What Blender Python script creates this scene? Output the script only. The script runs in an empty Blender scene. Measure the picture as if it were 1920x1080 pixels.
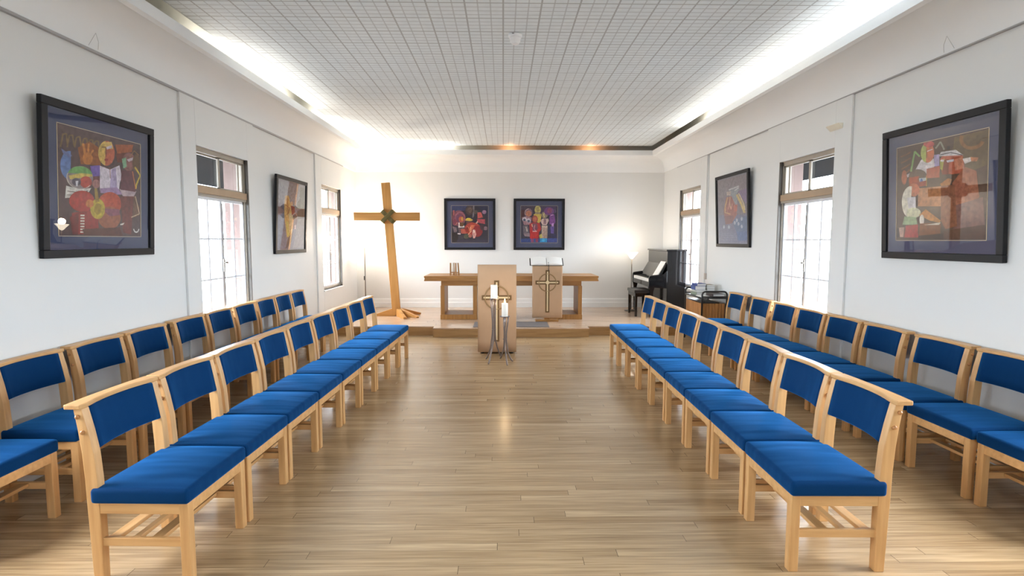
import bpy, bmesh, math, random
from mathutils import Vector, Matrix
random.seed(7)
PI = math.pi
scene = bpy.context.scene
COL = scene.collection

# ------------------------------------------------------------------ helpers
def srgb(r, g, b):
    def f(c):
        c /= 255.0
        return c / 12.92 if c <= 0.04045 else ((c + 0.055) / 1.055) ** 2.4
    return (f(r), f(g), f(b), 1.0)

class MB:
    """collects shapes into one mesh"""
    def __init__(self):
        self.bm = bmesh.new()
    def box(self, x0, x1, y0, y1, z0, z1, bev=0.0, seg=2, M=None):
        t = bmesh.new()
        bmesh.ops.create_cube(t, size=1.0)
        for v in t.verts:
            v.co = Vector(((x0 + x1) / 2 + v.co.x * (x1 - x0), (y0 + y1) / 2 + v.co.y * (y1 - y0), (z0 + z1) / 2 + v.co.z * (z1 - z0)))
        if bev > 0:
            bmesh.ops.bevel(t, geom=list(t.edges), offset=bev, segments=seg, affect='EDGES', profile=0.5)
        self._add(t, M)
        return self
    def _add(self, t, M=None):
        if M is not None:
            bmesh.ops.transform(t, matrix=M, verts=t.verts)
        me = bpy.data.meshes.new('tmp'); t.to_mesh(me); t.free()
        self.bm.from_mesh(me); bpy.data.meshes.remove(me)
    def prism(self, pts, axis, a, b, bev=0.0, M=None):
        """pts 2-D outline extruded along axis ('x','y','z') from a to b"""
        t = bmesh.new()
        def P(p, h):
            if axis == 'y': return Vector((p[0], h, p[1]))
            if axis == 'x': return Vector((h, p[0], p[1]))
            return Vector((p[0], p[1], h))
        A = [t.verts.new(P(p, a)) for p in pts]
        B = [t.verts.new(P(p, b)) for p in pts]
        n = len(pts)
        t.faces.new(A); t.faces.new(B[::-1])
        for i in range(n):
            t.faces.new((A[i], B[i], B[(i + 1) % n], A[(i + 1) % n]))
        bmesh.ops.recalc_face_normals(t, faces=t.faces)
        if bev > 0:
            bmesh.ops.bevel(t, geom=list(t.edges), offset=bev, segments=2, affect='EDGES', profile=0.5)
        self._add(t, M)
        return self
    def tube(self, pts, r, n=10, closed=False, cap=True):
        pts = [Vector(p) for p in pts]
        rs = r if isinstance(r, (list, tuple)) else [r] * len(pts)
        t = bmesh.new(); rings = []
        N = len(pts); up = None
        for i, p in enumerate(pts):
            if closed:
                d = (pts[(i + 1) % N] - pts[i - 1]).normalized()
            else:
                d = (pts[min(i + 1, N - 1)] - pts[max(i - 1, 0)]).normalized()
            if up is None:
                a = Vector((0, 0, 1)) if abs(d.z) < 0.9 else Vector((1, 0, 0))
                up = (a - d * a.dot(d)).normalized()
            else:
                up = (up - d * up.dot(d)).normalized()
            s = d.cross(up)
            rings.append([t.verts.new(p + (up * math.cos(2 * PI * k / n) + s * math.sin(2 * PI * k / n)) * rs[i]) for k in range(n)])
        m = N if closed else N - 1
        for i in range(m):
            A, B = rings[i], rings[(i + 1) % N]
            for k in range(n):
                t.faces.new((A[k], A[(k + 1) % n], B[(k + 1) % n], B[k]))
        if not closed and cap:
            t.faces.new(rings[0][::-1]); t.faces.new(rings[-1])
        bmesh.ops.recalc_face_normals(t, faces=t.faces)
        for f in t.faces: f.smooth = len(f.verts) == 4
        self._add(t)
        return self
    def lathe(self, prof, n=24, c=(0, 0, 0), cap=True):
        t = bmesh.new(); rings = []
        for r, z in prof:
            rings.append([t.verts.new((c[0] + r * math.cos(2 * PI * k / n), c[1] + r * math.sin(2 * PI * k / n), c[2] + z)) for k in range(n)])
        for A, B in zip(rings, rings[1:]):
            for k in range(n):
                f = t.faces.new((A[k], A[(k + 1) % n], B[(k + 1) % n], B[k])); f.smooth = True
        if cap:
            t.faces.new(rings[0][::-1]); t.faces.new(rings[-1])
        bmesh.ops.recalc_face_normals(t, faces=t.faces)
        self._add(t)
        return self
    def grid(self, P, smooth=True):
        """P[i][j] grid of points"""
        t = bmesh.new()
        V = [[t.verts.new(p) for p in row] for row in P]
        for i in range(len(P) - 1):
            for j in range(len(P[0]) - 1):
                f = t.faces.new((V[i][j], V[i + 1][j], V[i + 1][j + 1], V[i][j + 1])); f.smooth = smooth
        self._add(t)
        return self
    def build(self, name, m, parent=None, loc=None, kind=None):
        me = bpy.data.meshes.new(name); self.bm.to_mesh(me); self.bm.free()
        me.materials.append(m)
        o = bpy.data.objects.new(name, me); COL.objects.link(o)
        if parent is not None: o.parent = parent
        if loc is not None: o.location = loc
        if kind: o['kind'] = kind
        return o

def tag(o, label, cat, group=None):
    o['label'] = label; o['category'] = cat
    if group: o['group'] = group
    return o
def thing(name, label, cat, loc=(0, 0, 0), rz=0.0, group=None):
    o = bpy.data.objects.new(name, None); COL.objects.link(o)
    o.empty_display_size = 0.1
    o.location = loc; o.rotation_euler = (0, 0, rz)
    return tag(o, label, cat, group)
def dup(root, loc, rz, label):
    r = root.copy(); COL.objects.link(r); r.location = loc; r.rotation_euler = (0, 0, rz); r['label'] = label
    for ch in list(root.children):
        c = ch.copy(); COL.objects.link(c); c.parent = r
        for g in list(ch.children):
            d = g.copy(); COL.objects.link(d); d.parent = c
    return r

# ------------------------------------------------------------------ materials
def newmat(name):
    m = bpy.data.materials.new(name); m.use_nodes = True
    nt = m.node_tree
    return m, nt, nt.nodes['Principled BSDF']
def N(nt, t, **kw):
    n = nt.nodes.new(t)
    for k, v in kw.items(): setattr(n, k, v)
    return n
def plain(name, col, rough=0.5, metal=0.0, var=0.06, scale=6.0, bump=0.0, bscale=200.0, spec=0.5, sheen=0.0):
    m, nt, b = newmat(name)
    tc = N(nt, 'ShaderNodeTexCoord')
    no = N(nt, 'ShaderNodeTexNoise'); no.inputs['Scale'].default_value = scale; no.inputs['Detail'].default_value = 3
    nt.links.new(tc.outputs['Object'], no.inputs['Vector'])
    mx = N(nt, 'ShaderNodeMix', data_type='RGBA')
    mx.inputs[6].default_value = tuple(min(1, c * (1 - var)) for c in col[:3]) + (1,)
    mx.inputs[7].default_value = tuple(min(1, c * (1 + var)) for c in col[:3]) + (1,)
    nt.links.new(no.outputs['Fac'], mx.inputs[0]); nt.links.new(mx.outputs[2], b.inputs['Base Color'])
    b.inputs['Roughness'].default_value = rough; b.inputs['Metallic'].default_value = metal
    b.inputs['Specular IOR Level'].default_value = spec
    if sheen: b.inputs['Sheen Weight'].default_value = sheen
    if bump:
        n2 = N(nt, 'ShaderNodeTexNoise'); n2.inputs['Scale'].default_value = bscale
        nt.links.new(tc.outputs['Object'], n2.inputs['Vector'])
        bp = N(nt, 'ShaderNodeBump'); bp.inputs['Strength'].default_value = bump; bp.inputs['Distance'].default_value = 0.002
        nt.links.new(n2.outputs['Fac'], bp.inputs['Height']); nt.links.new(bp.outputs['Normal'], b.inputs['Normal'])
    return m
def wood(name, c1, c2, grain='z', rough=0.4, scale=9.0):
    m, nt, b = newmat(name)
    tc = N(nt, 'ShaderNodeTexCoord'); mp = N(nt, 'ShaderNodeMapping')
    s = {'x': (0.08, 1, 1), 'y': (1, 0.08, 1), 'z': (1, 1, 0.08)}[grain]
    mp.inputs['Scale'].default_value = tuple(scale * 4 * k for k in s)
    nt.links.new(tc.outputs['Object'], mp.inputs['Vector'])
    oi = N(nt, 'ShaderNodeObjectInfo')
    no = N(nt, 'ShaderNodeTexNoise', noise_dimensions='4D'); no.inputs['Scale'].default_value = 1.0; no.inputs['Detail'].default_value = 5
    ml = N(nt, 'ShaderNodeMath', operation='MULTIPLY'); ml.inputs[1].default_value = 20
    nt.links.new(oi.outputs['Random'], ml.inputs[0]); nt.links.new(ml.outputs[0], no.inputs['W'])
    nt.links.new(mp.outputs['Vector'], no.inputs['Vector'])
    rp = N(nt, 'ShaderNodeValToRGB')
    rp.color_ramp.elements[0].position = 0.3; rp.color_ramp.elements[0].color = c1
    rp.color_ramp.elements[1].position = 0.7; rp.color_ramp.elements[1].color = c2
    nt.links.new(no.outputs['Fac'], rp.inputs['Fac']); nt.links.new(rp.outputs['Color'], b.inputs['Base Color'])
    b.inputs['Roughness'].default_value = rough
    return m
def emis(name, col, strength, base=(0.9, 0.9, 0.9, 1)):
    m, nt, b = newmat(name)
    b.inputs['Base Color'].default_value = base
    b.inputs['Emission Color'].default_value = col; b.inputs['Emission Strength'].default_value = strength
    return m
def glass(name, tint=(1, 1, 1, 1), refl=1.0, ior=1.5, rough=0.0):
    m = bpy.data.materials.new(name); m.use_nodes = True; nt = m.node_tree
    nt.nodes.remove(nt.nodes['Principled BSDF']); out = nt.nodes['Material Output']
    tr = N(nt, 'ShaderNodeBsdfTransparent'); tr.inputs['Color'].default_value = tint
    gl = N(nt, 'ShaderNodeBsdfGlossy'); gl.inputs['Roughness'].default_value = rough
    ge = N(nt, 'ShaderNodeNewGeometry'); dt = N(nt, 'ShaderNodeVectorMath', operation='DOT_PRODUCT')
    nt.links.new(ge.outputs['Normal'], dt.inputs[0]); nt.links.new(ge.outputs['Incoming'], dt.inputs[1])
    ab = N(nt, 'ShaderNodeMath', operation='ABSOLUTE'); nt.links.new(dt.outputs['Value'], ab.inputs[0])
    iv = N(nt, 'ShaderNodeMath', operation='SUBTRACT'); iv.inputs[0].default_value = 1.0; nt.links.new(ab.outputs[0], iv.inputs[1])
    pw = N(nt, 'ShaderNodeMath', operation='POWER'); pw.inputs[1].default_value = 5.0; nt.links.new(iv.outputs[0], pw.inputs[0])
    f0 = ((ior - 1) / (ior + 1)) ** 2
    fr = N(nt, 'ShaderNodeMath', operation='MULTIPLY_ADD'); fr.inputs[1].default_value = 1 - f0; fr.inputs[2].default_value = f0
    nt.links.new(pw.outputs[0], fr.inputs[0])
    mu = N(nt, 'ShaderNodeMath', operation='MULTIPLY'); mu.inputs[1].default_value = refl
    mx = N(nt, 'ShaderNodeMixShader')
    nt.links.new(fr.outputs[0], mu.inputs[0]); nt.links.new(mu.outputs[0], mx.inputs[0])
    nt.links.new(tr.outputs[0], mx.inputs[1]); nt.links.new(gl.outputs[0], mx.inputs[2])
    nt.links.new(mx.outputs[0], out.inputs['Surface'])
    return m

M_WALL = plain('white_wall_paint', (0.79, 0.795, 0.785, 1), 0.6, var=0.02, scale=1.5)
M_TRIM = plain('white_gloss_paint', (0.87, 0.885, 0.885, 1), 0.4, var=0.015, scale=2)
M_BRICK = plain('pink_brick', srgb(126, 106, 100), 0.9, var=0.06, scale=9)
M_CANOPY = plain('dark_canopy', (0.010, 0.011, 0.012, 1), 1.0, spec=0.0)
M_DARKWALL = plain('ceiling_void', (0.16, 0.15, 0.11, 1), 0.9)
BE1, BE2 = srgb(196, 147, 92), srgb(220, 174, 118)
M_BEECH = wood('beech_upright', BE1, BE2, 'z', 0.38)
M_BEECHY = wood('beech_rail', BE1, BE2, 'y', 0.38)
M_BEECHX = wood('beech_side', BE1, BE2, 'x', 0.38)
M_PLUG = plain('beech_plug', srgb(178, 124, 74), 0.3)
M_OAK = wood('table_oak', srgb(150, 104, 48), srgb(182, 132, 70), 'x', 0.4)
M_OAKZ = wood('table_oak_upright', srgb(150, 104, 48), srgb(180, 130, 68), 'z', 0.4)
M_PINE = wood('cross_pine', srgb(180, 126, 62), srgb(206, 152, 84), 'z', 0.5, 5)
M_PINEX = wood('cross_pine_arm', srgb(180, 126, 62), srgb(206, 152, 84), 'x', 0.5, 5)
M_ROPE = plain('jute_rope', srgb(112, 100, 58), 0.9, var=0.35, scale=60)
M_BLACK = plain('piano_black', (0.006, 0.006, 0.007, 1), 0.08, var=0.02)
M_BLACKM = plain('black_steel', (0.012, 0.012, 0.012, 1), 0.35)
M_IRON = plain('burnished_iron', srgb(138, 124, 118), 0.38, metal=0.55, var=0.2, scale=30)
M_CHROME = plain('lamp_steel', srgb(120, 112, 104), 0.3, metal=0.8)
M_WAX = plain('candle_wax', srgb(250, 246, 236), 0.5, var=0.02)
M_CLOTH = plain('hessian_cloth', srgb(194, 160, 128), 0.95, var=0.05, scale=8, bump=0.25, bscale=350)
M_EMB = plain('brown_braid', srgb(112, 84, 50), 0.8, var=0.1)
M_GOLD = plain('pale_gold_braid', srgb(222, 200, 158), 0.6)
M_RING = plain('tan_braid', srgb(152, 122, 84), 0.8)
M_FRAME = plain('black_frame', srgb(22, 21, 24), 0.45, spec=0.3)
M_MAT = plain('slate_mat', srgb(62, 70, 102), 0.8, var=0.04)
M_MATG = plain('grey_mat', srgb(124, 122, 140), 0.8, var=0.04)
M_GLASS = glass('window_glass', (0.98, 0.99, 1, 1), 0.8)
M_PICG = glass('picture_glass', (1, 1, 1, 1), 1.0, 1.52)
M_WFRAME = plain('grey_window_timber', srgb(168, 158, 144), 0.45, var=0.1)
M_WSILL = plain('tan_transom', srgb(176, 150, 122), 0.5, var=0.1)
M_WWHITE = plain('white_window_bar', srgb(228, 228, 232), 0.5)
M_WDARK = plain('dark_window_edge', srgb(88, 80, 72), 0.5)
M_PAPER = plain('white_paper', srgb(245, 244, 242), 0.8, var=0.01)
M_PLASTIC = plain('white_plastic', srgb(250, 251, 252), 0.4, var=0.01)
M_RUG = plain('slate_rug', srgb(112, 106, 106), 0.95, var=0.15, scale=40)
M_RISER = wood('riser_oak', srgb(146, 108, 62), srgb(174, 134, 84), 'x', 0.4)

# blue chair fabric: woven, slightly fuzzy
def fabric():
    m, nt, b = newmat('blue_wool_fabric')
    tc = N(nt, 'ShaderNodeTexCoord')
    no = N(nt, 'ShaderNodeTexNoise'); no.inputs['Scale'].default_value = 260; no.inputs['Detail'].default_value = 2
    nt.links.new(tc.outputs['Object'], no.inputs['Vector'])
    mx = N(nt, 'ShaderNodeMix', data_type='RGBA')
    mx.inputs[6].default_value = (0.0010, 0.028, 0.100, 1); mx.inputs[7].default_value = (0.0014, 0.038, 0.135, 1)
    nt.links.new(no.outputs['Fac'], mx.inputs[0]); nt.links.new(mx.outputs[2], b.inputs['Base Color'])
    b.inputs['Roughness'].default_value = 0.8; b.inputs['Specular IOR Level'].default_value = 0.08
    b.inputs['Sheen Weight'].default_value = 0.85; b.inputs['Sheen Roughness'].default_value = 0.32
    b.inputs['Sheen Tint'].default_value = (0.04, 0.32, 0.88, 1)
    bp = N(nt, 'ShaderNodeBump'); bp.inputs['Strength'].default_value = 0.3; bp.inputs['Distance'].default_value = 0.001
    n2 = N(nt, 'ShaderNodeTexNoise', noise_dimensions='4D'); n2.inputs['Scale'].default_value = 5; n2.inputs['Detail'].default_value = 1
    mp = N(nt, 'ShaderNodeMapping'); mp.inputs['Scale'].default_value = (0.5, 2.2, 1)
    oi = N(nt, 'ShaderNodeObjectInfo'); ml = N(nt, 'ShaderNodeMath', operation='MULTIPLY'); ml.inputs[1].default_value = 40
    nt.links.new(oi.outputs['Random'], ml.inputs[0]); nt.links.new(ml.outputs[0], n2.inputs['W'])
    nt.links.new(tc.outputs['Object'], mp.inputs['Vector']); nt.links.new(mp.outputs[0], n2.inputs['Vector'])
    b2 = N(nt, 'ShaderNodeBump'); b2.inputs['Strength'].default_value = 0.35; b2.inputs['Distance'].default_value = 0.02
    nt.links.new(n2.outputs['Fac'], b2.inputs['Height'])
    nt.links.new(no.outputs['Fac'], bp.inputs['Height']); nt.links.new(b2.outputs['Normal'], bp.inputs['Normal'])
    nt.links.new(bp.outputs['Normal'], b.inputs['Normal'])
    return m
M_BLUE = fabric()

# strip floor: narrow boards running across the room
def boards(name, cols, width=0.066, length=1.5, rough=0.24, spec=0.55):
    m, nt, b = newmat(name); L = nt.links
    g = N(nt, 'ShaderNodeNewGeometry'); sp = N(nt, 'ShaderNodeSeparateXYZ'); L.new(g.outputs['Position'], sp.inputs[0])
    def math1(op, a, bb=None):
        n = N(nt, 'ShaderNodeMath', operation=op)
        for i, v in enumerate((a, bb)):
            if v is None: continue
            if isinstance(v, (int, float)): n.inputs[i].default_value = v
            else: L.new(v, n.inputs[i])
        return n.outputs[0]
    yr = math1('DIVIDE', sp.outputs['Y'], width); row = math1('FLOOR', yr); fy = math1('FRACT', yr)
    w1 = N(nt, 'ShaderNodeTexWhiteNoise', noise_dimensions='1D'); L.new(row, w1.inputs['W'])
    xs = math1('ADD', math1('DIVIDE', sp.outputs['X'], length), math1('MULTIPLY', w1.outputs['Value'], 7.0))
    cell = math1('FLOOR', xs); fx = math1('FRACT', xs)
    cv = N(nt, 'ShaderNodeCombineXYZ'); L.new(row, cv.inputs[0]); L.new(cell, cv.inputs[1])
    w2 = N(nt, 'ShaderNodeTexWhiteNoise', noise_dimensions='2D'); L.new(cv.outputs[0], w2.inputs['Vector'])
    rp = N(nt, 'ShaderNodeValToRGB')
    while len(rp.color_ramp.elements) < len(cols): rp.color_ramp.elements.new(0.5)
    for i, c in enumerate(cols):
        rp.color_ramp.elements[i].position = i / (len(cols) - 1); rp.color_ramp.elements[i].color = c
    L.new(w2.outputs['Value'], rp.inputs['Fac'])
    # grain
    mp = N(nt, 'ShaderNodeMapping'); mp.inputs['Scale'].default_value = (2.5, 60, 1); L.new(g.outputs['Position'], mp.inputs['Vector'])
    no = N(nt, 'ShaderNodeTexNoise', noise_dimensions='4D'); no.inputs['Scale'].default_value = 1; no.inputs['Detail'].default_value = 5
    L.new(mp.outputs[0], no.inputs['Vector']); L.new(math1('MULTIPLY', w2.outputs['Value'], 30), no.inputs['W'])
    mx = N(nt, 'ShaderNodeMix', data_type='RGBA', blend_type='MULTIPLY'); mx.inputs[0].default_value = 0.8
    r2 = N(nt, 'ShaderNodeValToRGB'); r2.color_ramp.elements[0].position = 0.3; r2.color_ramp.elements[0].color = (0.55, 0.5, 0.45, 1)
    r2.color_ramp.elements[1].position = 0.65; r2.color_ramp.elements[1].color = (1.1, 1.1, 1.1, 1)
    L.new(no.outputs['Fac'], r2.inputs['Fac']); L.new(rp.outputs['Color'], mx.inputs[6]); L.new(r2.outputs['Color'], mx.inputs[7])
    # joints
    j1 = math1('LESS_THAN', fy, 0.022); j2 = math1('LESS_THAN', fx, 0.0018)
    j = math1('MAXIMUM', j1, j2)
    m2 = N(nt, 'ShaderNodeMix', data_type='RGBA'); m2.inputs[7].default_value = (0.06, 0.035, 0.02, 1)
    L.new(math1('MULTIPLY', j, 0.8), m2.inputs[0]); L.new(mx.outputs[2], m2.inputs[6])
    # worn patches
    n3 = N(nt, 'ShaderNodeTexNoise'); n3.inputs['Scale'].default_value = 1.3; n3.inputs['Detail'].default_value = 3; L.new(g.outputs['Position'], n3.inputs['Vector'])
    L.new(m2.outputs[2], b.inputs['Base Color'])
    mr = N(nt, 'ShaderNodeMapRange'); mr.inputs['To Min'].default_value = rough - 0.02; mr.inputs['To Max'].default_value = rough + 0.04
    L.new(n3.outputs['Fac'], mr.inputs['Value']); b.inputs['Roughness'].default_value = rough
    b.inputs['Specular IOR Level'].default_value = spec
    bp = N(nt, 'ShaderNodeBump'); bp.inputs['Strength'].default_value = 0.25; bp.inputs['Distance'].default_value = 0.002
    hh = math1('ADD', math1('MULTIPLY', j, -1.0), math1('MULTIPLY', w2.outputs['Value'], 0.25)); L.new(hh, bp.inputs['Height'])
    L.new(bp.outputs[0], b.inputs['Normal'])
    return m
M_FLOOR = boards('oak_strip_floor', [srgb(172, 144, 108), srgb(190, 163, 127), srgb(182, 155, 119), srgb(202, 176, 140)])
M_PLAT = boards('platform_boards', [srgb(202, 174, 148), srgb(212, 184, 158)], 0.09, 2.2, 0.18, 0.75)

def ceiling_mat():
    m, nt, b = newmat('grey_grid_ceiling_tiles'); L = nt.links
    g = N(nt, 'ShaderNodeNewGeometry'); sp = N(nt, 'ShaderNodeSeparateXYZ'); L.new(g.outputs['Position'], sp.inputs[0])
    def mt(op, a, bb=None):
        n = N(nt, 'ShaderNodeMath', operation=op)
        for i, v in enumerate((a, bb)):
            if v is None: continue
            if isinstance(v, (int, float)): n.inputs[i].default_value = v
            else: L.new(v, n.inputs[i])
        return n.outputs[0]
    def line(src, period, w, off=0.0):
        f = mt('FRACT', mt('ADD', mt('DIVIDE', src, period), 100.5 + off))
        d = mt('ABSOLUTE', mt('SUBTRACT', f, 0.5))
        return mt('LESS_THAN', d, w / period / 2)
    X, Y = sp.outputs['X'], sp.outputs['Y']
    a = mt('MULTIPLY', line(X, 0.305, 0.014), 0.60)
    a2 = mt('MULTIPLY', line(X, 0.1017, 0.011), 0.36)
    c = mt('MULTIPLY', line(Y, 0.305, 0.014), 0.60)
    c2 = mt('MULTIPLY', line(Y, 0.0763, 0.011), 0.44)
    t = mt('MAXIMUM', mt('MAXIMUM', a, a2), mt('MAXIMUM', c, c2))
    no = N(nt, 'ShaderNodeTexNoise'); no.inputs['Scale'].default_value = 14; no.inputs['Detail'].default_value = 4; L.new(g.outputs['Position'], no.inputs['Vector'])
    base = N(nt, 'ShaderNodeMix', data_type='RGBA'); base.inputs[6].default_value = (0.72, 0.78, 0.81, 1); base.inputs[7].default_value = (0.85, 0.91, 0.94, 1)
    L.new(no.outputs['Fac'], base.inputs[0])
    mx = N(nt, 'ShaderNodeMix', data_type='RGBA'); mx.inputs[7].default_value = (0.24, 0.24, 0.235, 1)
    L.new(t, mx.inputs[0]); L.new(base.outputs[2], mx.inputs[6]); L.new(mx.outputs[2], b.inputs['Base Color'])
    b.inputs['Roughness'].default_value = 0.7
    bp = N(nt, 'ShaderNodeBump'); bp.inputs['Strength'].default_value = 0.4; bp.inputs['Distance'].default_value = 0.004; bp.invert = True
    L.new(t, bp.inputs['Height']); L.new(bp.outputs[0], b.inputs['Normal'])
    return m
M_CEIL = ceiling_mat()

# ------------------------------------------------------------------ the room
XL, XR, YB, YF = -2.99, 3.28, 11.487, -2.6
ZT = 3.80                       # top of the void above the cove
WIN_Y = [(5.555, 6.645), (9.30, 10.37), (1.78, 2.87)]
WZ0, WZ1 = 0.69, 2.44
def wall_with_holes(mb, x0, x1, ya, yb):
    ys = sorted(WIN_Y)
    prev = ya
    for a, b in ys:
        mb.box(x0, x1, prev, a, 0, ZT); mb.box(x0, x1, a, b, 0, WZ0); mb.box(x0, x1, a, b, WZ1, ZT)
        prev = b
    mb.box(x0, x1, prev, yb, 0, ZT)
mb = MB(); wall_with_holes(mb, XL - 0.08, XL, YF, YB); mb.build('wall_left', M_WALL, kind='structure')
mb = MB(); wall_with_holes(mb, XR, XR + 0.08, YF, YB); mb.build('wall_right', M_WALL, kind='structure')
mb = MB(); wall_with_holes(mb, XL - 0.26, XL - 0.08, YF, YB); mb.build('trim_1', M_BRICK, kind='structure')
mb = MB(); wall_with_holes(mb, XR + 0.08, XR + 0.26, YF, YB); mb.build('trim_2', M_BRICK, kind='structure')
MB().box(XL - 0.26, XR + 0.26, YB, YB + 0.2, 0, ZT).build('wall_back', M_WALL, kind='structure')
RW = [(-0.34, 0.46)]  # unseen glazed door behind the camera, added for frontal daylight fill
m = MB(); prev = XL - 0.26
for a, b in RW:
    m.box(prev, a, YF - 0.2, YF, 0, ZT); m.box(a, b, YF - 0.2, YF, WZ1, ZT); prev = b
m.box(prev, XR + 0.26, YF - 0.2, YF, 0, ZT)
m.build('wall_front', M_WALL, kind='structure')
for i, (a, b) in enumerate(RW):
    m = MB()
    for (p, q) in ((a, a + 0.06), (b - 0.06, b), ((a + b) / 2 - 0.03, (a + b) / 2 + 0.03)): m.box(p, q, YF - 0.12, YF - 0.06, WZ0, WZ1, 0.003)
    for (p, q) in ((WZ0, WZ0 + 0.06), (WZ1 - 0.06, WZ1), (1.9, 1.96)): m.box(a, b, YF - 0.12, YF - 0.06, p, q, 0.003)
    m.box(a, b, YF - 0.12, YF - 0.06, 0.0, WZ0, 0.003)
    wr = m.build('added_fill_door_%d' % (1 + i), M_WFRAME, kind='structure')
    MB().box(a + 0.03, b - 0.03, YF - 0.092, YF - 0.088, WZ0 + 0.03, WZ1 - 0.03).build('pane', M_GLASS, wr)
MB().box(XL - 0.26, XR + 0.26, YF - 0.2, YB + 0.2, -0.15, 0).build('floor', M_FLOOR, kind='structure')
ZC = 3.38
CX0, CX1, CY1 = -2.655, 2.93, 11.20
MB().box(CX0, CX1, YF, CY1, ZC, ZC + 0.03).build('ceiling', M_CEIL, kind='structure')
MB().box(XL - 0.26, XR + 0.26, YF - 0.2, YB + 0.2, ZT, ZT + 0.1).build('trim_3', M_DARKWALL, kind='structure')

# cove moulding swept round left, back and right walls
prof = [(0.0, 2.895), (0.018, 2.895), (0.02, 2.90), (0.026, 2.97), (0.038, 3.035), (0.066, 3.09), (0.12, 3.138), (0.19, 3.168), (0.255, 3.184),
        (0.30, 3.188), (0.30, 3.178), (0.312, 3.178), (0.345, 3.195), (0.345, 3.285), (0.335, 3.29), (0.32, 3.285), (0.31, 3.24), (0.0, 3.24)]
P = []
for d, z in prof:
    P.append([Vector((XL + d, YF, z)), Vector((XL + d, YB - d, z)), Vector((XR - d, YB - d, z)), Vector((XR - d, YF, z))])
mb = MB()
def runs(i, j, sm):
    for c in range(3): mb.grid([[P[k][c], P[k][c + 1]] for k in range(i, j + 1)], smooth=sm)
runs(0, 2, False); runs(2, 9, True); runs(9, 17, False)
mb.build('trim_4', plain('cove_emulsion', (0.90, 0.915, 0.92, 1), 0.85, var=0.01, scale=2, spec=0.15), kind='structure')
M_SHADOWLINE = plain('grey_shadow_line', srgb(172, 171, 172), 0.5)  # grey strips colour in the shadow line under the cove
MB().box(XL, XL + 0.026, YF, YB - 0.9, 2.876, 2.8945, 0.003).build('trim_12', M_SHADOWLINE, kind='structure')
MB().box(XR - 0.024, XR, YF, YB - 0.9, 2.883, 2.8945, 0.003).build('trim_13', M_SHADOWLINE, kind='structure')
# recess linings above the ledge, coloured darker to look unlit
MB().box(XL, XL + 0.012, YF, YB, 3.242, ZT).box(XR - 0.012, XR, YF, YB, 3.242, ZT).box(XL + 0.012, XR - 0.012, YB - 0.012, YB, 3.242, ZT).build('trim_5', plain('recess_shade_tone', (0.42, 0.41, 0.37, 1), 0.8), kind='structure')

# shallow boarded window bays (a few centimetres proud of the wall)
def bay(name, side, y0, y1, wy):
    X = XL if side < 0 else XR
    a, b = (X, X + 0.022) if side < 0 else (X - 0.022, X)
    m = MB()
    m.box(a, b, y0, wy[0], 0.0, 2.884, 0.004).box(a, b, wy[1], y1, 0.0, 2.884, 0.004)
    m.box(a, b, wy[0], wy[1], WZ1, 2.884, 0.002).box(a, b, wy[0], wy[1], 0.0, WZ0, 0.002)
    m.build(name, M_WALL, kind='structure')
bay('trim_6', -1, 5.31, 6.82, WIN_Y[0]); bay('trim_7', -1, 9.02, 10.62, WIN_Y[1])
bay('trim_8', 1, 5.30, 6.98, WIN_Y[0]); bay('trim_9', 1, 9.03, 10.60, WIN_Y[1])
# skirting
for nm, bx in (('baseboard_left', (XL, XL + 0.018)), ('baseboard_right', (XR - 0.018, XR))):
    m = MB(); prev = YF
    for (a, b) in ((5.31, 6.82), (9.02, 10.62)) if 'left' in nm else ((5.30, 6.98), (9.03, 10.60)):
        m.box(bx[0], bx[1], prev, a, 0, 0.15, 0.003); prev = b
    m.build(nm, M_TRIM, kind='structure')
MB().prism([(YB, 0.15), (YB - 0.024, 0.15), (YB - 0.024, 0.245), (YB - 0.016, 0.26), (YB - 0.016, 0.315), (YB - 0.008, 0.335), (YB, 0.335)], 'x', XL, XR).build('baseboard_back', M_TRIM, kind='structure')

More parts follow.
